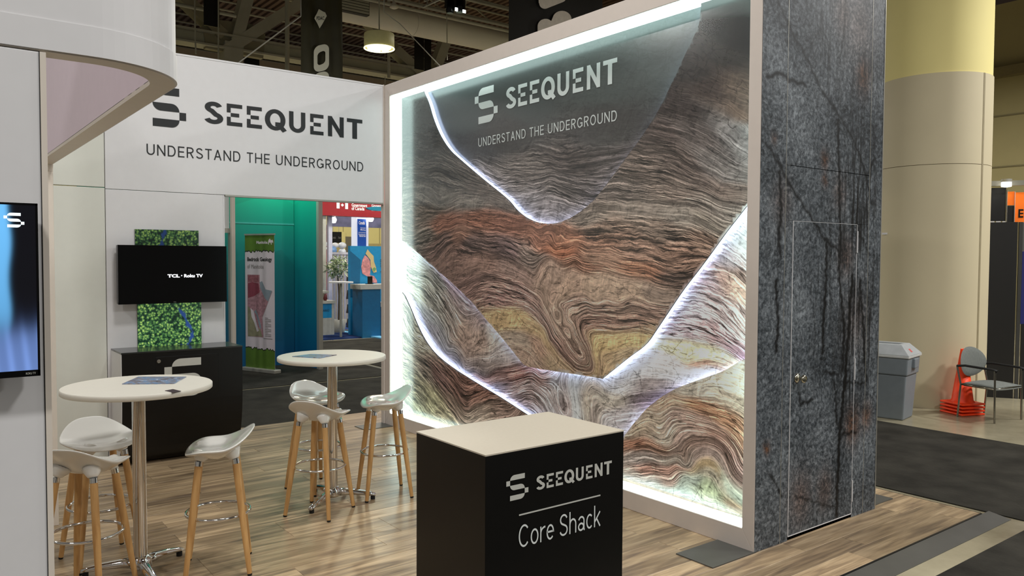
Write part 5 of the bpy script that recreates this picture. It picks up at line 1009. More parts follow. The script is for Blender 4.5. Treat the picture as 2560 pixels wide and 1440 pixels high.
ht = thing('high_table', 'white high table behind the brochure rack', 'table'); hz = ony((852, 704), 9.0); hx = hz.x
obj('table_top', B().lathe([(.28, 0), (.28, .03)], (hx, 9.0, hz.z-.03), 24), WHITE, ht); obj('table_pole', B().cyl((hx, 9.0, HF), (hx, 9.0, hz.z-.03), .03, .03, 10), ALU, ht); obj('table_base', B().lathe([(.22, 0), (.2, .02)], (hx, 9.0, HF), 20), ALU, ht)
sd = thing('small_blue_desk', 'low pale grey desk with a blue front left of the brochure rack', 'desk'); YD = 9.6
a = ony((800, 803), YD); c = ony((837, 748), YD); b0 = ony((837, 800), YD)
obj('blue_front', B().box(a.x-.4, c.x-.08, YD, YD+.4, ony((815, 795), YD).z, ony((815, 760), YD).z), BLUE, sd); zt_ = ony((815, 752), YD).z
obj('desk_top', B().box(a.x-.4, c.x, YD-.03, YD+.45, ony((815, 759), YD).z, zt_), GREYW, sd); obj('desk_end', B().box(c.x-.08, c.x-.02, YD-.01, YD+.43, HF, ony((815, 759), YD).z), GREYW, sd); obj('desk_plinth', B().box(a.x-.4, c.x-.08, YD, YD+.4, HF, ony((815, 795), YD).z), GREYW, sd)
plain_text('desk_lettering', 'ABIO', lambda u, v: (ony((807, 779), YD).x+u, YD-.004, ony((815, 779), YD).z+v), .16, .05, BK, sd)
zs = ony((815, 728), YD).z; obj('upper_shelf', B().box(a.x-.4, c.x-.10, YD+.1, YD+.4, zs-.05, zs), GREYW, sd); obj('shelf_end', B().box(c.x-.2, c.x-.16, YD+.12, YD+.38, zt_, zs-.05), GREYW, sd)
tag(obj('red_ornament', B().lathe([(.03, 0), (.05, .05), (.03, .12), (.015, .16)], n=12), mat('dark_red', (96, 30, 34), .5), loc=(ony((811, 745), YD+.1).x, YD+.05, zt_+.001)), 'small dark red ornament standing on the low grey desk', 'ornament')
# slatted screen behind the tree, far hall wall
sc_ = thing('slat_screen', 'white slatted screen standing behind the leafy tree', 'screen'); YS = 12.5
xa = ony((824, 640), YS).x; xb = ony((880, 640), YS).x; za = ony((850, 760), YS).z; zb = ony((850, 636), YS).z; k = 0; x = xa
SLW = mat('slat_white', (206, 204, 208), .5)
while x < xb+.3: obj('slat', B().box(x, x+.075, YS, YS+.04, HF, zb), SLW, sc_); x += .105
obj('cap_rail', B().box(xa-.05, xb+.3, YS-.03, YS+.07, zb, zb+.06), SLW, sc_)
YW2 = 24.
HW = mat('hall_wall_paint', (186, 172, 108), .7, var=.03, scale=2)
wb = tag(obj('wall_back', B().box(-14, 34, YW2, YW2+.3, HF, 9.5), HW), 'pale yellow far wall of the exhibition hall', 'wall', kind='structure')
d0 = ony((862, 720), YW2); d1 = ony((889, 592), YW2); obj('door_frame', B().box(d0.x, d1.x, YW2-.05, YW2, HF, d1.z), mat('dark_door', (88, 80, 60), .6), wb); obj('door_jamb', B().box(d0.x-.2, d0.x, YW2-.07, YW2, HF, d1.z+.2), HW, wb)
b = B()
for px in (858, 880, 949): q = ony((px, 580), YW2-.004); b.box(q.x-.02, q.x+.02, YW2-.006, YW2, 2, 9)
obj('panel_joint', b, mat('wall_joint', (140, 128, 78), .7), wb); q = ony((930, 609), YW2); obj('dado_band', B().box(q.x-4, q.x+8, YW2-.04, YW2, HF, q.z), mat('wall_dado', (150, 134, 84), .7), wb)
dk = thing('dark_hanging_board', 'black hanging board with grey lettering on the far wall behind the red sign', 'sign'); a = ony((827, 607), 20); c = ony((854, 580), 20)
obj('board_face', B().box(a.x, c.x, 20, 20.06, a.z, c.z), BLACK, dk); [obj('board_wire', B().cyl((xx, 20.03, c.z), (xx, 20.03, 11.7), .01, .01, 6), ALU, dk) for xx in (a.x+.1, c.x-.1)]
plain_text('board_lettering', 'Canada', lambda u, v: (a.x+.04+u, 19.99, (a.z+c.z)/2-.05+v), (c.x-a.x)*.35, .09, BGY, dk); plain_text('board_lettering', 'Nord', lambda u, v: (a.x+(c.x-a.x)*.7+u, 19.99, (a.z+c.z)/2-.05+v), (c.x-a.x)*.22, .09, BGY, dk)
cl_ = thing('hanging_cloud_sign', 'patterned grey-purple overhead fabric sign beyond the red sign', 'sign'); a = ony((826, 566), 14); c = ony((965, 538), 14)
obj('sign_wire', B().cyl((a.x+.3, 14.05, c.z+.5), (a.x+.3, 14.05, 11.7), .012, .012, 6), ALU, cl_); obj('sign_wire', B().cyl((c.x, 14.05, c.z+.5), (c.x, 14.05, 11.7), .012, .012, 6), ALU, cl_); obj('sign_fabric', B().box(a.x, c.x+1, 14, 14.1, a.z, c.z+.6), mat('purple_grey_fabric', (112, 112, 142), .7, var=.3, scale=4), cl_)
lp2 = thing('stand_spotlight', 'bright white spotlight on the far stand under the red sign', 'lamp'); q = ony((834, 552), 11.5); b = B(); b.lathe([(.001, -.06), (.05, -.05), (.08, .02), (.06, .08), (.01, .10)], (q.x, 11.5, q.z), 14); obj('lamp_glow', b, led('spot_white', (1, .97, .9), 7.), lp2); obj('lamp_arm', B().cyl((q.x, 11.5, q.z+.08), (q.x, 10.84, q.z+.3), .012, .012, 6), ALU, lp2)
lp3 = copy_tree(lp2); lp3['label'] = 'second smaller bright spotlight further right under the red sign'; q2 = ony((927, 549), 11.5); lp3.location = (q2.x-q.x, 0, q2.z-q.z)
bl_ = thing('balloon_display', 'pale blue and white rounded display above the white slatted screen', 'display'); q = ony((838, 622), 13.5)
for i, (dx, dz, r, c_) in enumerate(((-.12, -.05, .16, (120, 160, 210)), (.0, .10, .10, (230, 232, 236)), (.22, .10, .12, (226, 230, 236)), (.22, -.08, .11, (220, 226, 236)))):
    b = B(); b.lathe([(max(.001, r*math.sin(math.pi*k_/10)), -.8*r*math.cos(math.pi*k_/10)) for k_ in range(11)], (q.x+dx, 13.5, q.z+dz), 18); obj('balloon', b, mat('balloon_%d' % i, c_, .4), bl_)
obj('display_stem', B().cyl((q.x, 13.5, HF), (q.x, 13.5, q.z), .02, .02, 8), ALU, bl_)
# ================================================================== right side: column, bin, cones, chair, dark stand
CPX = (2317, 1021); cpnt = onz(CPX, HF); dh = Vector((cpnt.x-CAMPOS.x, cpnt.y-CAMPOS.y, 0)).normalized(); CR = .66; cc = cpnt+dh*CR
zw = CAMPOS.z+(ony((2360, 183), cpnt.y).z-CAMPOS.z)*((cpnt-CAMPOS).dot(FW)/((ony((2360, 183), cpnt.y)-CAMPOS).dot(FW)))
co_ = thing('column', 'huge round concrete column, yellow above and beige-wrapped below, right of the rock wall', 'column', (cc.x, cc.y, HF), kind='structure')
obj('column_shaft', B().lathe([(CR-.012, zw-.1), (CR-.012, 10.5)], n=96), mat('yellow_column_paint', (236, 222, 150), .75, var=.02, scale=2), co_)
WRAP = mat('beige_column_wrap', (204, 192, 160), .7, var=.02, scale=2)
zs1 = zw-1.12
obj('wrap_sheet', B().lathe([(CR, 0), (CR, zs1)], n=96), WRAP, co_); obj('wrap_sheet', B().lathe([(CR, zs1+.006), (CR, zw)], n=96), WRAP, co_)
a_ = math.atan2(CAMPOS.y-cc.y, CAMPOS.x-cc.x)+.95
obj('wrap_seam', B().obox((CR*math.cos(a_), CR*math.sin(a_), zw/2), (.006, .03, zw), a_), mat('wrap_seam', (150, 138, 108), .7), co_)
tag(obj('wall_tag', B().box(0, .012, -.05, .05, -.012, .012), WHITE, loc=onx((2214, 584), cc.x-CR+.06)), 'tiny white paper tag stuck on the beige column near the rock wall', 'tag')
bpos = onz((2204, 1040), HF)
bi = thing('waste_bin', 'grey plastic waste bin with a hooded lid at the foot of the column', 'bin', (bpos.x+.06, bpos.y, HF), math.radians(-80))
BGm = mat('bin_grey', (122, 130, 136), .5, var=.04)
def taper(b, w0, d0, w1, d1, z0, z1):
    v = [(sx*w/2, sy*d/2, z) for (w, d, z) in ((w0, d0, z0), (w1, d1, z1)) for sx, sy in ((-1, -1), (1, -1), (1, 1), (-1, 1))]
    return b.add(v, [(3, 2, 1, 0), (4, 5, 6, 7)]+[(i, (i+1) % 4, 4+(i+1) % 4, 4+i) for i in range(4)])
obj('body', taper(taper(B(), .52, .36, .58, .42, 0, .52), .61, .45, .63, .47, .52, .72), BGm, bi, bevel=.015)
obj('rim', taper(B(), .66, .50, .66, .50, .72, .755), mat('bin_bag_edge', (196, 198, 196), .4), bi, bevel=.01)
lidb = B(); v = [(-.33, -.25, .755), (.33, -.25, .755), (.33, .25, .755), (-.33, .25, .755), (-.22, -.15, .87), (.22, -.15, .87), (.22, .15, .87), (-.22, .15, .87), (-.17, -.10, .87), (.17, -.10, .87), (.17, .10, .87), (-.17, .10, .87), (-.17, -.10, .80), (.17, -.10, .80), (.17, .10, .80), (-.17, .10, .80)]
lidb.add(v, [(0, 1, 5, 4), (1, 2, 6, 5), (2, 3, 7, 6), (3, 0, 4, 7), (4, 5, 9, 8), (5, 6, 10, 9), (6, 7, 11, 10), (7, 4, 8, 11), (8, 9, 13, 12), (9, 10, 14, 13), (10, 11, 15, 14), (11, 8, 12, 15)])
ld = obj('lid', lidb, mat('bin_lid_grey', (168, 172, 174), .4), bi, bevel=.008); obj('lid_opening', B().box(-.169, .169, -.099, .099, .79, .80), RUBBER, bi)
obj('lid_sticker', B().obox((.285, -.05, .80), (.005, .06, .05), 0, Matrix.Rotation(-.75, 3, 'Y')), mat('red_sticker', (196, 90, 86), .5), bi)
for s in (-1, 1): obj('handle', B().box(.30*s, .345*s, -.07, .07, .60, .71), BGm, bi, bevel=.01)
cpos = onz((2405, 1033), HF); CO = mat('cone_orange', (255, 70, 22), .45, var=.06, spec=.4)
labs = ['orange traffic cone at the bottom of the stack by the column', 'orange traffic cone second from the bottom of the stack by the column', 'orange traffic cone second from the top of the stack by the column', 'orange traffic cone on top of the stack, behind the grey chair']
def make_cone(lab, z):
    t = thing('traffic_cone', lab, 'cone', (cpos.x, cpos.y, HF+z), math.radians(-22), 'stacked orange traffic cones')
    obj('base', B().box(-.172, .172, -.172, .172, 0, .024), CO, t, bevel=.012); obj('cone_body', B().lathe([(.135, .024), (.128, .036), (.118, .05), (.033, .66), (.030, .66), (.110, .05)], n=32), CO, t); return t
k0 = make_cone(labs[0], 0)
for k in range(1, 4): c_ = copy_tree(k0); c_.location.z = HF+.040*k; c_['label'] = labs[k]
FLp = onz((2486, 1059), HF); hy = math.radians(-101); fl = .44; fwd = Vector((math.cos(hy), math.sin(hy), 0)); RLp = FLp-fwd*fl; wd = .50; sgn = 1
ch = thing('armchair', 'grey upholstered chair with a thin chrome and black frame in front of the cones', 'chair', (RLp.x, RLp.y, HF), hy)
GF = mat('grey_upholstery', (112, 116, 112), .85, var=.08, scale=40); FL_ = min(fl, .62)
def S(x, y, z): return (x, y*sgn, z)
b = B(); b.grid(lambda u, v: S(.06+(FL_-.06)*u, wd*(.02+.96*v), .405+.034*math.sin(math.pi*v)**.5*math.sin(math.pi*min(1, u+.05))**.5), 14, 14); b.grid(lambda u, v: S(.06+(FL_-.06)*u, wd*(.02+.96*v), .385-.008*math.sin(math.pi*v)), 14, 14, flip=True)
obj('seat', b, GF, ch).modifiers.new('thick', 'SOLIDIFY').thickness = .012
def back_pt(u, v, off):
    th = 2*math.pi*u; r = v; x0 = math.cos(th)*r; y0 = math.sin(th)*r; y0 = y0*(1 if y0 > 0 else 1.0); wv = .245*x0*(1-.10*max(0, -y0)); zv = .625+.19*y0*(1 if y0 > 0 else .85)
    return S(-.02-.08*(zv-.5)+.05*(x0*x0)+off*math.sqrt(max(0, 1-r*r)), wd/2+wv, zv)
b = B(); b.grid(lambda u, v: back_pt(u, v, .022), 32, 7); b.grid(lambda u, v: back_pt(u, v, -.022), 32, 7, flip=True); obj('backrest', b, GF, ch)
FRM = mat('dark_chrome', (150, 148, 140), .2, 1.)
for y in (0., wd):
    obj('leg', B().tube([S(0.0, y, 0), S(.03, y, .39), S(-.02, y, .60)], .011, 10), FRM, ch)
    obj('leg', B().tube([S(FL_, y, 0), S(FL_-.01, y, .60)], .011, 10), FRM, ch)
    ar = obj('armrest', B().tube([S(-.02, y, .60), S(.08, y, .615), S(FL_-.04, y, .605), S(FL_+.02, y, .598), S(FL_+.0, y, .58)], .014, 10), RUBBER, ch)
obj('seat_frame', B().tube([S(.03, 0, .39), S(FL_-.01, 0, .385), S(FL_-.01, wd, .385), S(.03, wd, .39)], .010, 10, closed=True), FRM, ch)
# dark stand behind the chair
p0 = onz((2458, 992), HF); p1 = onz((2560, 998), HF)
ds = thing('black_stand_wall', 'black stand wall with orange panels above, behind the grey chair', 'wall panel'); dv = (p1-p0); dv.z = 0; dv.normalize(); q0 = p0-dv*2.2; q1 = p1+dv*3
nv_ = Vector((-dv.y, dv.x, 0)); nv_ = nv_ if nv_.dot(CAMPOS-p0) < 0 else -nv_
def onplane(p): d = ray(p); t = (p0-CAMPOS).dot(nv_)/d.dot(nv_); return CAMPOS+d*t
def slab(name, pa, pc, m, th=.06, off=0., parent=None):
    A_ = onplane(pa); C_ = onplane(pc); b = B(); z0, z1 = min(A_.z, C_.z), max(A_.z, C_.z); a = Vector((A_.x, A_.y, 0))+nv_*off; c = Vector((C_.x, C_.y, 0))+nv_*off
    b.add([(a.x, a.y, z0), (c.x, c.y, z0), (c.x+nv_.x*th, c.y+nv_.y*th, z0), (a.x+nv_.x*th, a.y+nv_.y*th, z0), (a.x, a.y, z1), (c.x, c.y, z1), (c.x+nv_.x*th, c.y+nv_.y*th, z1), (a.x+nv_.x*th, a.y+nv_.y*th, z1)], [(3, 2, 1, 0), (4, 5, 6, 7), (0, 1, 5, 4), (1, 2, 6, 5), (2, 3, 7, 6), (3, 0, 4, 7)]); return obj(name, b, m, parent or ds)
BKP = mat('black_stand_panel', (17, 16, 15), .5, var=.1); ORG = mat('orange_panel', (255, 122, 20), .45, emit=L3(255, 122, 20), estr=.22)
slab('lower_panel', (2380, 996), (2545, 555), BKP); slab('panel_post', (2545, 998), (2549, 555), mat('panel_trim', (60, 60, 58), .4)); slab('lower_panel', (2549, 998), (2640, 812), BKP)
slab('side_screen', (2551, 810), (2640, 628), mat('indigo_screen', (34, 36, 84), .3, emit=L3(34, 36, 84), estr=.4)); slab('grey_panel', (2549, 627), (2640, 555), mat('grey_stand_panel', (98, 98, 94), .5), off=.02)
slab('upper_panel', (2420, 552), (2526.5, 465), BKP, off=.25); slab('orange_panel', (2529, 510), (2547, 475), ORG, off=.25); slab('orange_panel', (2548, 553), (2650, 475), ORG, off=.25); slab('black_infill', (2529, 553), (2547, 511), BKP, off=.25); slab('white_trim', (2526.5, 553), (2528.5, 470), WHITE, off=.22); slab('white_trim', (2546.5, 553), (2548, 475), WHITE, off=.22)
slab('grey_fascia', (2420, 465), (2660, 446), mat('fascia_grey', (132, 130, 118), .5), off=.1)
zq = onplane((2558, 540)); b = B(); A_ = onplane((2556.5, 542)); C_ = onplane((2570, 520))
for (u0, u1, w0, w1) in ((0, .35, 0, 1), (.35, 1, 0, .2), (.35, 1, .42, .58), (.35, 1, .8, 1)):
    a = A_.lerp(C_, 0); X = Vector((C_.x-A_.x, C_.y-A_.y, 0)); Hh = C_.z-A_.z; o_ = Vector((A_.x, A_.y, A_.z))+nv_*.24; P_ = [o_+X*u+Vector((0, 0, Hh*w)) for u, w in ((u0, w0), (u1, w0), (u1, w1), (u0, w1))]; b.add(P_, [(0, 1, 2, 3)])
obj('panel_lettering', b, BLACK, ds)
dl = onplane((2516, 461)); dlt = thing('stand_downlight', 'small bright downlight under the grey fascia of the black stand', 'lamp'); obj('lamp_glow', B().lathe([(.001, -.04), (.06, -.03), (.06, .03), (.001, .04)], (dl.x, dl.y, dl.z), 14), led('downlight', (1, .96, .85), 5.), dlt); obj('lamp_collar', B().lathe([(.065, .03), (.065, .07)], (dl.x, dl.y, dl.z), 14), ALU, dlt)
b = B()
for x0, x1 in ((2476, 2486), (2490, 2502), (2506, 2514)): A_ = onplane((x0, 556)); C_ = onplane((x1, 553)); b.add([(A_.x, A_.y, A_.z), (C_.x, C_.y, A_.z), (C_.x, C_.y, C_.z), (A_.x, A_.y, C_.z)], [(0, 1, 2, 3)])
obj('top_clip', b, WHITE, ds)
XW = 21.
wr = tag(obj('wall_right', B().box(XW, XW+.3, -14, YW2, HF, 9.2), mat('hall_wall_olive', (150, 138, 92), .7, var=.03, scale=2)), 'olive-yellow right hall wall seen beside the column', 'wall', kind='structure')
b = B()
for p in ((2520, 288), (2520, 416)): z = onx(p, XW).z; b.box(XW-.03, XW, -14, YW2, z-.02, z+.02)
obj('wall_joint', b, mat('olive_joint', (108, 98, 62), .7), wr)
z = onx((2520, 184), XW).z; obj('wall_coping', B().box(XW-.25, XW+.1, -14, YW2, z-.1, z+.18), mat('coping', (116, 104, 66), .7), wr)
# ================================================================== hall ceiling: deck, trusses, duct, pipes
CEIL = 11.6
DECK = mat('brown_roof_deck', (98, 76, 62), .9, var=.12, scale=1.2); STL = mat('painted_roof_steel', (156, 152, 132), .65, var=.06, scale=3); STD = mat('grey_roof_steel', (132, 124, 98), .7, var=.06, scale=3)
ce = tag(obj('ceiling', B().box(-14, 34, -14, 40, CEIL, CEIL+.2), DECK), 'dark brown roof deck of the exhibition hall', 'ceiling', kind='structure')
b = B()
for k in range(150):
    x = -6+k*.27
    if x < 34: b.box(x, x+.12, 6, 36, CEIL-.09, CEIL)
tag(obj('deck_rib', b, DECK, ce), kind='stuff')
for k in range(9):
    y = 10+k*2.6; o = obj('purlin', B().box(-14, 34, y-.05, y+.05, CEIL-.46, CEIL-.42).box(-14, 34, y-.05, y+.05, CEIL-.14, CEIL-.10), STL, ce)
for k in range(16):
    x = -4+k*2.2; obj('purlin_web', B().beam((x, 15.2, CEIL-.44), (x+.6, 15.2, CEIL-.12), .04, .04).beam((x+.6, 17.8, CEIL-.44), (x, 17.8, CEIL-.12), .04, .04), STL, ce)
YTR = 14.
def truss(label, y, nodes_px, zt, top_px):
    t = thing('roof_truss', label, 'truss', (0, 0, 0), kind='structure')
    z1 = ony((442, 73), y).z; z0 = ony((442, 101), y).z; zf = z0-.0
    obj('lower_chord', B().box(-14, 34, y-.07, y+.07, z0, z1).box(-14, 34, y-.24, y+.24, z0-.05, z0).box(-14, 34, y-.24, y+.24, z1, z1+.05), STL, t)
    obj('upper_chord', B().box(-14, 34, y-.07, y+.07, CEIL-.9, CEIL-.5).box(-14, 34, y-.22, y+.22, CEIL-.92, CEIL-.86), STL, t)
    return t, z0, z1
tr1, tz0, tz1 = truss('deep painted steel roof truss running across the hall above the white header', YTR, 0, 0, 0)
def brace(pa, pb, w, h=.30, y=YTR, m=None): obj('brace', B().beam(ony(pa, y), ony(pb, y), h, w, (0, 1, 0)), m or STL, tr1)
brace((560, 130), (775, -8), .44); brace((586, 108), (622, -30), .42); brace((555, 92), (450, -10), .42, m=STD); brace((1050, 185), (985, 125), .34); brace((1088, 168), (1116, 92), .34); brace((1116, 92), (1160, -20), .34); brace((985, 125), (880, 10), .34, m=STD)
brace((1700, 330), (1860, 180), .4); brace((320, 60), (430, 140), .4)
obj('gusset_plate', B().prism([(ony(p, YTR).x, ony(p, YTR).z) for p in ((512, 122), (505, 66), (545, 52), (625, 62), (660, 88), (655, 148))], lambda u, v, t: (u, t, v), YTR-.10, YTR+.10), STD, tr1); obj('gusset_plate', B().prism([(ony(p, YTR).x, ony(p, YTR).z) for p in ((1035, 196), (1030, 165), (1062, 150), (1110, 165), (1120, 205))], lambda u, v, t: (u, t, v), YTR-.10, YTR+.10), STD, tr1)
obj('post_stub', B().beam(ony((580, 110), YTR), ony((577, 175), YTR), .5, .42, (0, 1, 0)), STL, tr1)
wf = ony((700, 150), 16.5)
tag(obj('wall_far_band', B().box(-14, 34, 18.0, 18.1, ony((900, 235), 18).z, ony((900, 190), 18).z), mat('upper_wall_taupe', (146, 132, 112), .8, var=.03)), 'taupe bulkhead band high across the hall behind the roof truss', 'wall', kind='structure')
tag(obj('roof_beam_tie', B().cyl(ony((430, 8), 13.2), ony((590, 40), 13.2), .05, .05, 8), STL), 'thin steel tie bar crossing the truss at upper left', 'beam', kind='structure')
tag(obj('roof_hatch_panel', B().box(ony((600, 150), 15).x, ony((636, 150), 15).x, 14.6, 14.7, ony((620, 165), 14.6).z, ony((620, 138), 14.6).z), BLACK), 'small dark louvre box on the beam above the header', 'vent')
YDU = 11.
d0 = ony((1000, 83), YDU).z; d1 = ony((1000, 22), YDU).z; zc = (d0+d1)/2; rd = (d1-d0)/2*.97
du = thing('air_duct', 'long round grey air duct crossing the ceiling behind the hanging lamp', 'duct', (0, 0, 0))
DUM = mat('duct_paint', (206, 200, 180), .6, var=.03, scale=2)
xg = ony((905, 20), YDU).x
obj('duct_body', B().tube([(xg-1.15, YDU, zc), (xg+3, YDU, zc), (XW-.3, YDU, zc)], rd, 40), DUM, du)
for k in range(5): obj('duct_collar', B().tube([(xg+1.5+3.4*k, YDU, zc), (xg+1.54+3.4*k, YDU, zc)], rd+.012, 40), DUM, du)
gv = obj('duct_grille', B().box(xg-1.1, xg, YDU-rd-.10, YDU-rd*.5, zc-rd*.55, zc+rd*.65), mat('grille_dark', (40, 36, 28), .7), du)
for k in range(5): obj('grille_slat', B().box(xg-1.08, xg-.02, YDU-rd-.12, YDU-rd-.09, zc-rd*.48+k*rd*.22, zc-rd*.48+k*rd*.22+.05), STL, gv)
for i, (pa, pb, yy) in enumerate((((930, -4), (1275, 83), 10.3), ((1000, 0), (1275, 70), 10.6), ((1170, 0), (1275, 24), 12.), ((1200, 3), (1275, 20), 12.4))):
    A_ = ony(pa, yy); C_ = ony(pb, yy); tag(obj('conduit_pipe', B().tube([(A_.x-6, yy, (A_.z+C_.z)/2), (A_.x, yy, (A_.z+C_.z)/2), (C_.x+14, yy, (A_.z+C_.z)/2)], .045, 10), STL), ['lower thin conduit pipe along the upper side of the air duct', 'upper thin conduit pipe along the upper side of the air duct', 'thin steel pipe high near the black banner, lower of a pair', 'thin steel pipe high near the black banner, upper of a pair'][i], 'pipe')
# drop wires and pipes, dark hanging strips
def wire(pts, y, r, label, m=None, top=True):
    P = [ony(p, y) for p in pts]
    if top: P = [Vector((P[0].x, y, CEIL))]+P
    tag(obj('hanging_wire', B().tube(P, r, 6), m or STL), label, 'wire')
wire([(1117, 30), (1118, 150)], 9.5, .012, 'thin drop wire in front of the air duct, right of the lamp'); wire([(752, -30), (752, 40), (598, 156), (560, 184)], 7.9, .014, 'bright guy wire slanting from the narrow hanging banner down behind the header', ALU); wire([(960, 30), (1000, 60), (1103, 168), (1120, 190)], 7.8, .010, 'thin guy wire slanting down behind the mural frame', ALU); wire([(546, -5), (546, 150)], 12.5, .018, 'vertical drop rod left of the truss joint')
wire([(718, 40), (718, 180)], 13., .06, 'slim vertical drop pipe right of the truss joint'); wire([(972, 130), (972, 195)], 12.9, .045, 'slim vertical pipe below the lamp, right of its cord'); wire([(488, 95), (490, 135)], 13., .02, 'short vertical rod low at the upper left')
for i, (x0, x1, ya, yb) in enumerate(((1037, 1060, 88, 172), (1062, 1078, 88, 178), (510, 548, -60, 62))):
    A_ = ony((x0, yb), 12.6); C_ = ony((x1, ya), 12.6); labs_ = ['left of two black cloth strips hanging below the duct', 'right of two black cloth strips hanging below the duct', 'black cloth strip hanging beside the truss joint at upper left']
    dr_ = thing('black_drape_strip', labs_[i], 'drape'); obj('drape_cloth', B().box(A_.x, C_.x, 12.6, 12.63, A_.z, C_.z), BLACK, dr_); xm = (A_.x+C_.x)/2; obj('drape_wire', B().cyl((xm, 12.615, C_.z), (xm, 12.615, CEIL), .012, .012, 6), STL, dr_)
# hanging lamp
YL = 8.5; lp_ = ony((948, 104), YL); LR = .5*(ony((987, 104), YL).x-ony((909, 104), YL).x)*.86
hl = thing('high_bay_lamp', 'round drum-shaped hanging lamp with bright bulbs above the white header', 'lamp', (lp_.x, YL, lp_.z))
hh = LR*.50
obj('drum_shade', B().lathe([(LR*.98, hh), (LR, hh*.9), (LR, -hh*.9), (LR*.97, -hh*.9), (LR*.95, hh*.8)], n=48), mat('lamp_drum', (180, 172, 120), .6, emit=L3(180, 172, 120), estr=.06), hl)
obj('lamp_top', B().lathe([(LR*.98, hh), (.05, hh+.03)], n=48), STL, hl); obj('lamp_reflector', B().lathe([(LR*.94, -hh*.2), (LR*.94, -hh*.1)], n=40), mat('lamp_reflector', (240, 236, 200), .4, emit=(1, .95, .6), estr=.10), hl)
obj('lower_ring', B().tube([(LR*.99*math.cos(2*math.pi*k/48), LR*.99*math.sin(2*math.pi*k/48), -hh*.92) for k in range(48)], .014, 8, closed=True), led('lamp_ring_glow', (1., .95, .55), 1.6), hl)
GL = led('lamp_bulb_glow', (1., .98, .78), 2.6)
for k in range(6):
    a = 2*math.pi*k/6+.3; obj('bulb', B().lathe([(.001, -.10), (.075, -.07), (.10, 0), (.07, .06), (.03, .09)], (LR*.55*math.cos(a), LR*.55*math.sin(a), -hh*.62), 14), GL, hl)
obj('lamp_cord', B().cyl((0, 0, hh+.02), (0, 0, CEIL-lp_.z), .014, .014, 8), STL, hl)
area('hanging_lamp_light', (lp_.x, YL, lp_.z-hh*1.2), LR*1.6, 160, (1., .93, .66))
# hanging banners
YBN = 8.
def cloth(name, x0, x1, z0, z1, y, m, parent, amp=.03):
    b = B(); b.grid(lambda u, v: (x0+(x1-x0)*u, y+amp*math.sin(u*17+v*2)*(.15+.45*v)+amp*.6*math.sin(u*7+1.3+v*5), z0+(z1-z0)*v), 60, 20); return obj(name, b, m, parent)
h1 = thing('hanging_banner', 'narrow dark green-black hanging banner with a white diamond reading PDAC and a white digit', 'banner'); A_ = ony((753, 300), YBN); C_ = ony((855, 30), YBN)
BAN = mat('dark_banner_cloth', (58, 55, 36), .5, var=.15, scale=3, spec=.4)
cloth('banner_cloth', A_.x, C_.x, A_.z, ony((803, -40), YBN).z, YBN, BAN, h1)
obj('banner_pole', B().cyl((A_.x-.1, YBN, ony((803, -40), YBN).z), (C_.x+.1, YBN, ony((803, -40), YBN).z), .03, .03, 10), STL, h1)
BW_ = mat('banner_white_print', (226, 224, 206), .6, var=.02)
YB2 = YBN-.06
def bpatch(name, ps, y, m, parent):
    P = [ony(p, y) for p in ps]; b = B(); tr = tessellate_polygon([[Vector((p.x, p.z, 0)) for p in P]]); b.add([(p.x, y, p.z) for p in P], [tuple(t_) for t_ in tr]); return obj(name, b, m, parent)
bpatch('diamond_print', [(797, 22.5), (808, 29), (813, 31), (817, 40), (806, 60), (799, 71), (793, 58), (786, 46), (788, 41), (792, 34)], YB2, BW_, h1)
pa = ony((791.5, 50), YB2-.004); plain_text('diamond_lettering', 'PDAC', lambda u, v: (pa.x+u, YB2-.005, pa.z+v+u*.18), .17, .075, BK, h1, .01)
def ringdigit(cx_, cy_, w, h, wi, hi, y, parent, skew=4):
    def rr(W, H, n=8):
        r = min(W, H)*.78; out = []
        for (sx, sy, a0) in ((1, -1, -90), (1, 1, 0), (-1, 1, 90), (-1, -1, 180)):
            for k in range(n+1): a = math.radians(a0+90*k/n); out.append((cx_+sx*(W-r)+r*math.cos(a), cy_+sy*(H-r)+r*math.sin(a)-skew*(sx*(W-r)+r*math.cos(a))/W))
        return out
    o_, i_ = rr(w, h), rr(wi, hi); P = [ony(p, y) for p in o_]+[ony(p, y) for p in i_]; n = len(o_); b = B(); b.add(P, [(k, (k+1) % n, n+(k+1) % n, n+k) for k in range(n)]); return obj('digit_print', b, BW_, parent)
ringdigit(803.5, 145, 19, 33, 10, 16, YB2, h1); ringdigit(803.5, 216, 19, 36, 10, 16, YB2, h1)
YK2 = 3.2
h2 = thing('hanging_banner', 'wide black hanging banner with rounded white digits above the lit mural', 'banner'); A_ = ony((1271, 200), YK2); C_ = ony((1506, 30), YK2)
cloth('banner_cloth', A_.x, C_.x, A_.z-.2, ony((1390, -60), YK2).z, YK2, mat('black_banner_cloth', (24, 22, 20), .6, var=.1), h2, .012)
obj('banner_pole', B().cyl((A_.x-.1, YK2, ony((1390, -60), YK2).z), (C_.x+.1, YK2, ony((1390, -60), YK2).z), .03, .03, 10), STL, h2)
def poly_arc(cx_, cy_, rx, ry, a0, a1, n=14): return [(cx_+rx*math.cos(math.radians(a0+(a1-a0)*k/n)), cy_-ry*math.sin(math.radians(a0+(a1-a0)*k/n))) for k in range(n+1)]
bpatch('digit_print', [(1345, -30), (1347, 8)]+poly_arc(1362, 8, 14, 14, 180, 290, 8)+poly_arc(1403, -8, 13, 14, 290, 360, 6)+[(1418, -30)], YK2-.05, mat('black_banner_white', (226, 218, 208), .6), h2)
bpatch('digit_print', [(1344, 120)]+[(1344, 76)]+poly_arc(1364, 66, 20, 19, 180, 45, 10)+poly_arc(1405, 49, 24, 22, 150, 0, 12)+[(1430, 110)], YK2-.05, mat('black_banner_white_second', (226, 218, 208), .6), h2)
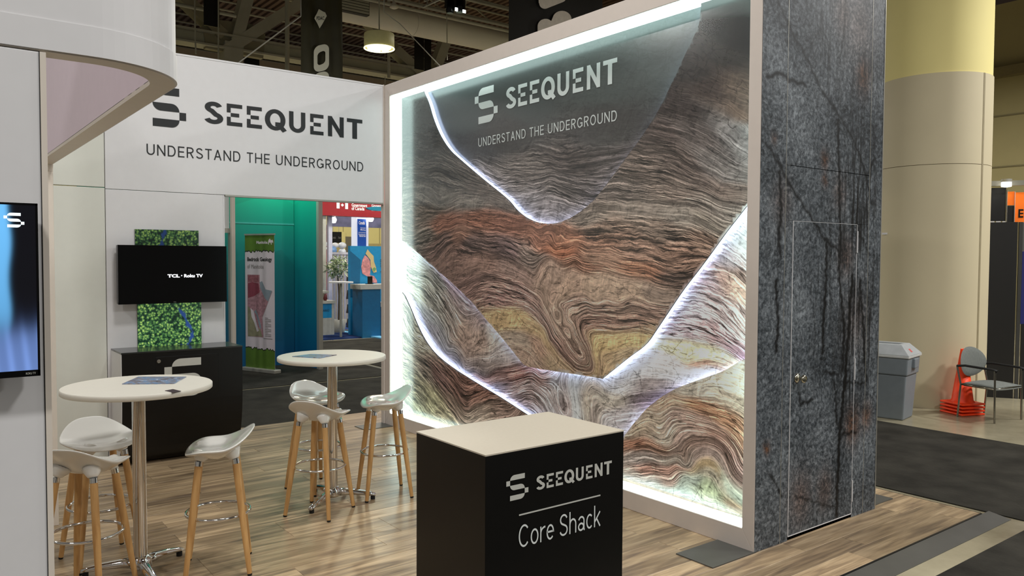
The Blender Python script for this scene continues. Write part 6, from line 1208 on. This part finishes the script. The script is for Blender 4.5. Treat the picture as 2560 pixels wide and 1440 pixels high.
# spotlight cluster on a short truss
YSP = 6.5
sp_ = thing('spotlight_cluster', 'aluminium truss end with black moving-head spotlights, cut by the top of the picture', 'light rig')
A_ = ony((1066, 14), YSP); C_ = ony((1128, -14), YSP); 
for dy in (0, .16): obj('truss_tube', B().cyl((A_.x, YSP+dy, A_.z), (C_.x, YSP+dy, C_.z), .022, .022, 8), ALU, sp_); obj('truss_tube', B().cyl((A_.x+.05, YSP+dy, A_.z+.14), (C_.x, YSP+dy, C_.z+.12), .022, .022, 8), ALU, sp_)
for k in range(4): p = A_.lerp(C_, k/4); q = A_.lerp(C_, (k+.8)/4); obj('truss_lacing', B().cyl((p.x, YSP, p.z), (q.x, YSP+.16, q.z+.13), .010, .010, 6), ALU, sp_)
def spot(p, r):
    c_ = ony(p, YSP-.05); o = obj('lamp_head', B().lathe([(r*.7, .16), (r, .10), (r, -.10), (r*.85, -.13)], (c_.x, YSP, c_.z), 20), BLACKG, sp_); obj('lens', B().lathe([(r*.8, -.132), (r*.8, -.128)], (c_.x, YSP, c_.z), 20), mat('lens_glass_%d' % p[0], (120, 150, 160), .1), o); [obj('yoke_arm', B().box(xx, xx+.03, YSP-.03, YSP+.03, c_.z-.05, c_.z+.26), BLACK, o) for xx in (c_.x-r-.03, c_.x+r)]
spot((1128, 16), .085); spot((1152, 14), .10)
obj('led_bar', B().box(ony((1138, 25), YSP-.2).x, ony((1144, 25), YSP-.2).x, YSP-.21, YSP-.19, ony((1138, 27), YSP-.2).z, ony((1144, 20), YSP-.2).z).box(ony((1157, 25), YSP-.2).x, ony((1164, 25), YSP-.2).x, YSP-.21, YSP-.19, ony((1138, 27), YSP-.2).z, ony((1144, 21), YSP-.2).z), led('rig_led', (.9, 1, .95), 2.5), sp_)
obj('rig_hanger', B().cyl((C_.x, YSP, C_.z), (C_.x, YSP, CEIL), .02, .02, 8), ALU, sp_)
sn = ony((985, 17), 9.9); tag(obj('ceiling_speaker', B().lathe([(.02, .16), (.05, .08), (.10, .02), (.11, -.02), (.05, -.05), (.001, -.06)], (sn.x, 9.9, sn.z), 18), mat('pale_speaker', (190, 184, 164), .5)), 'small pale round fixture clipped under the conduit pipe above the lamp', 'fixture')
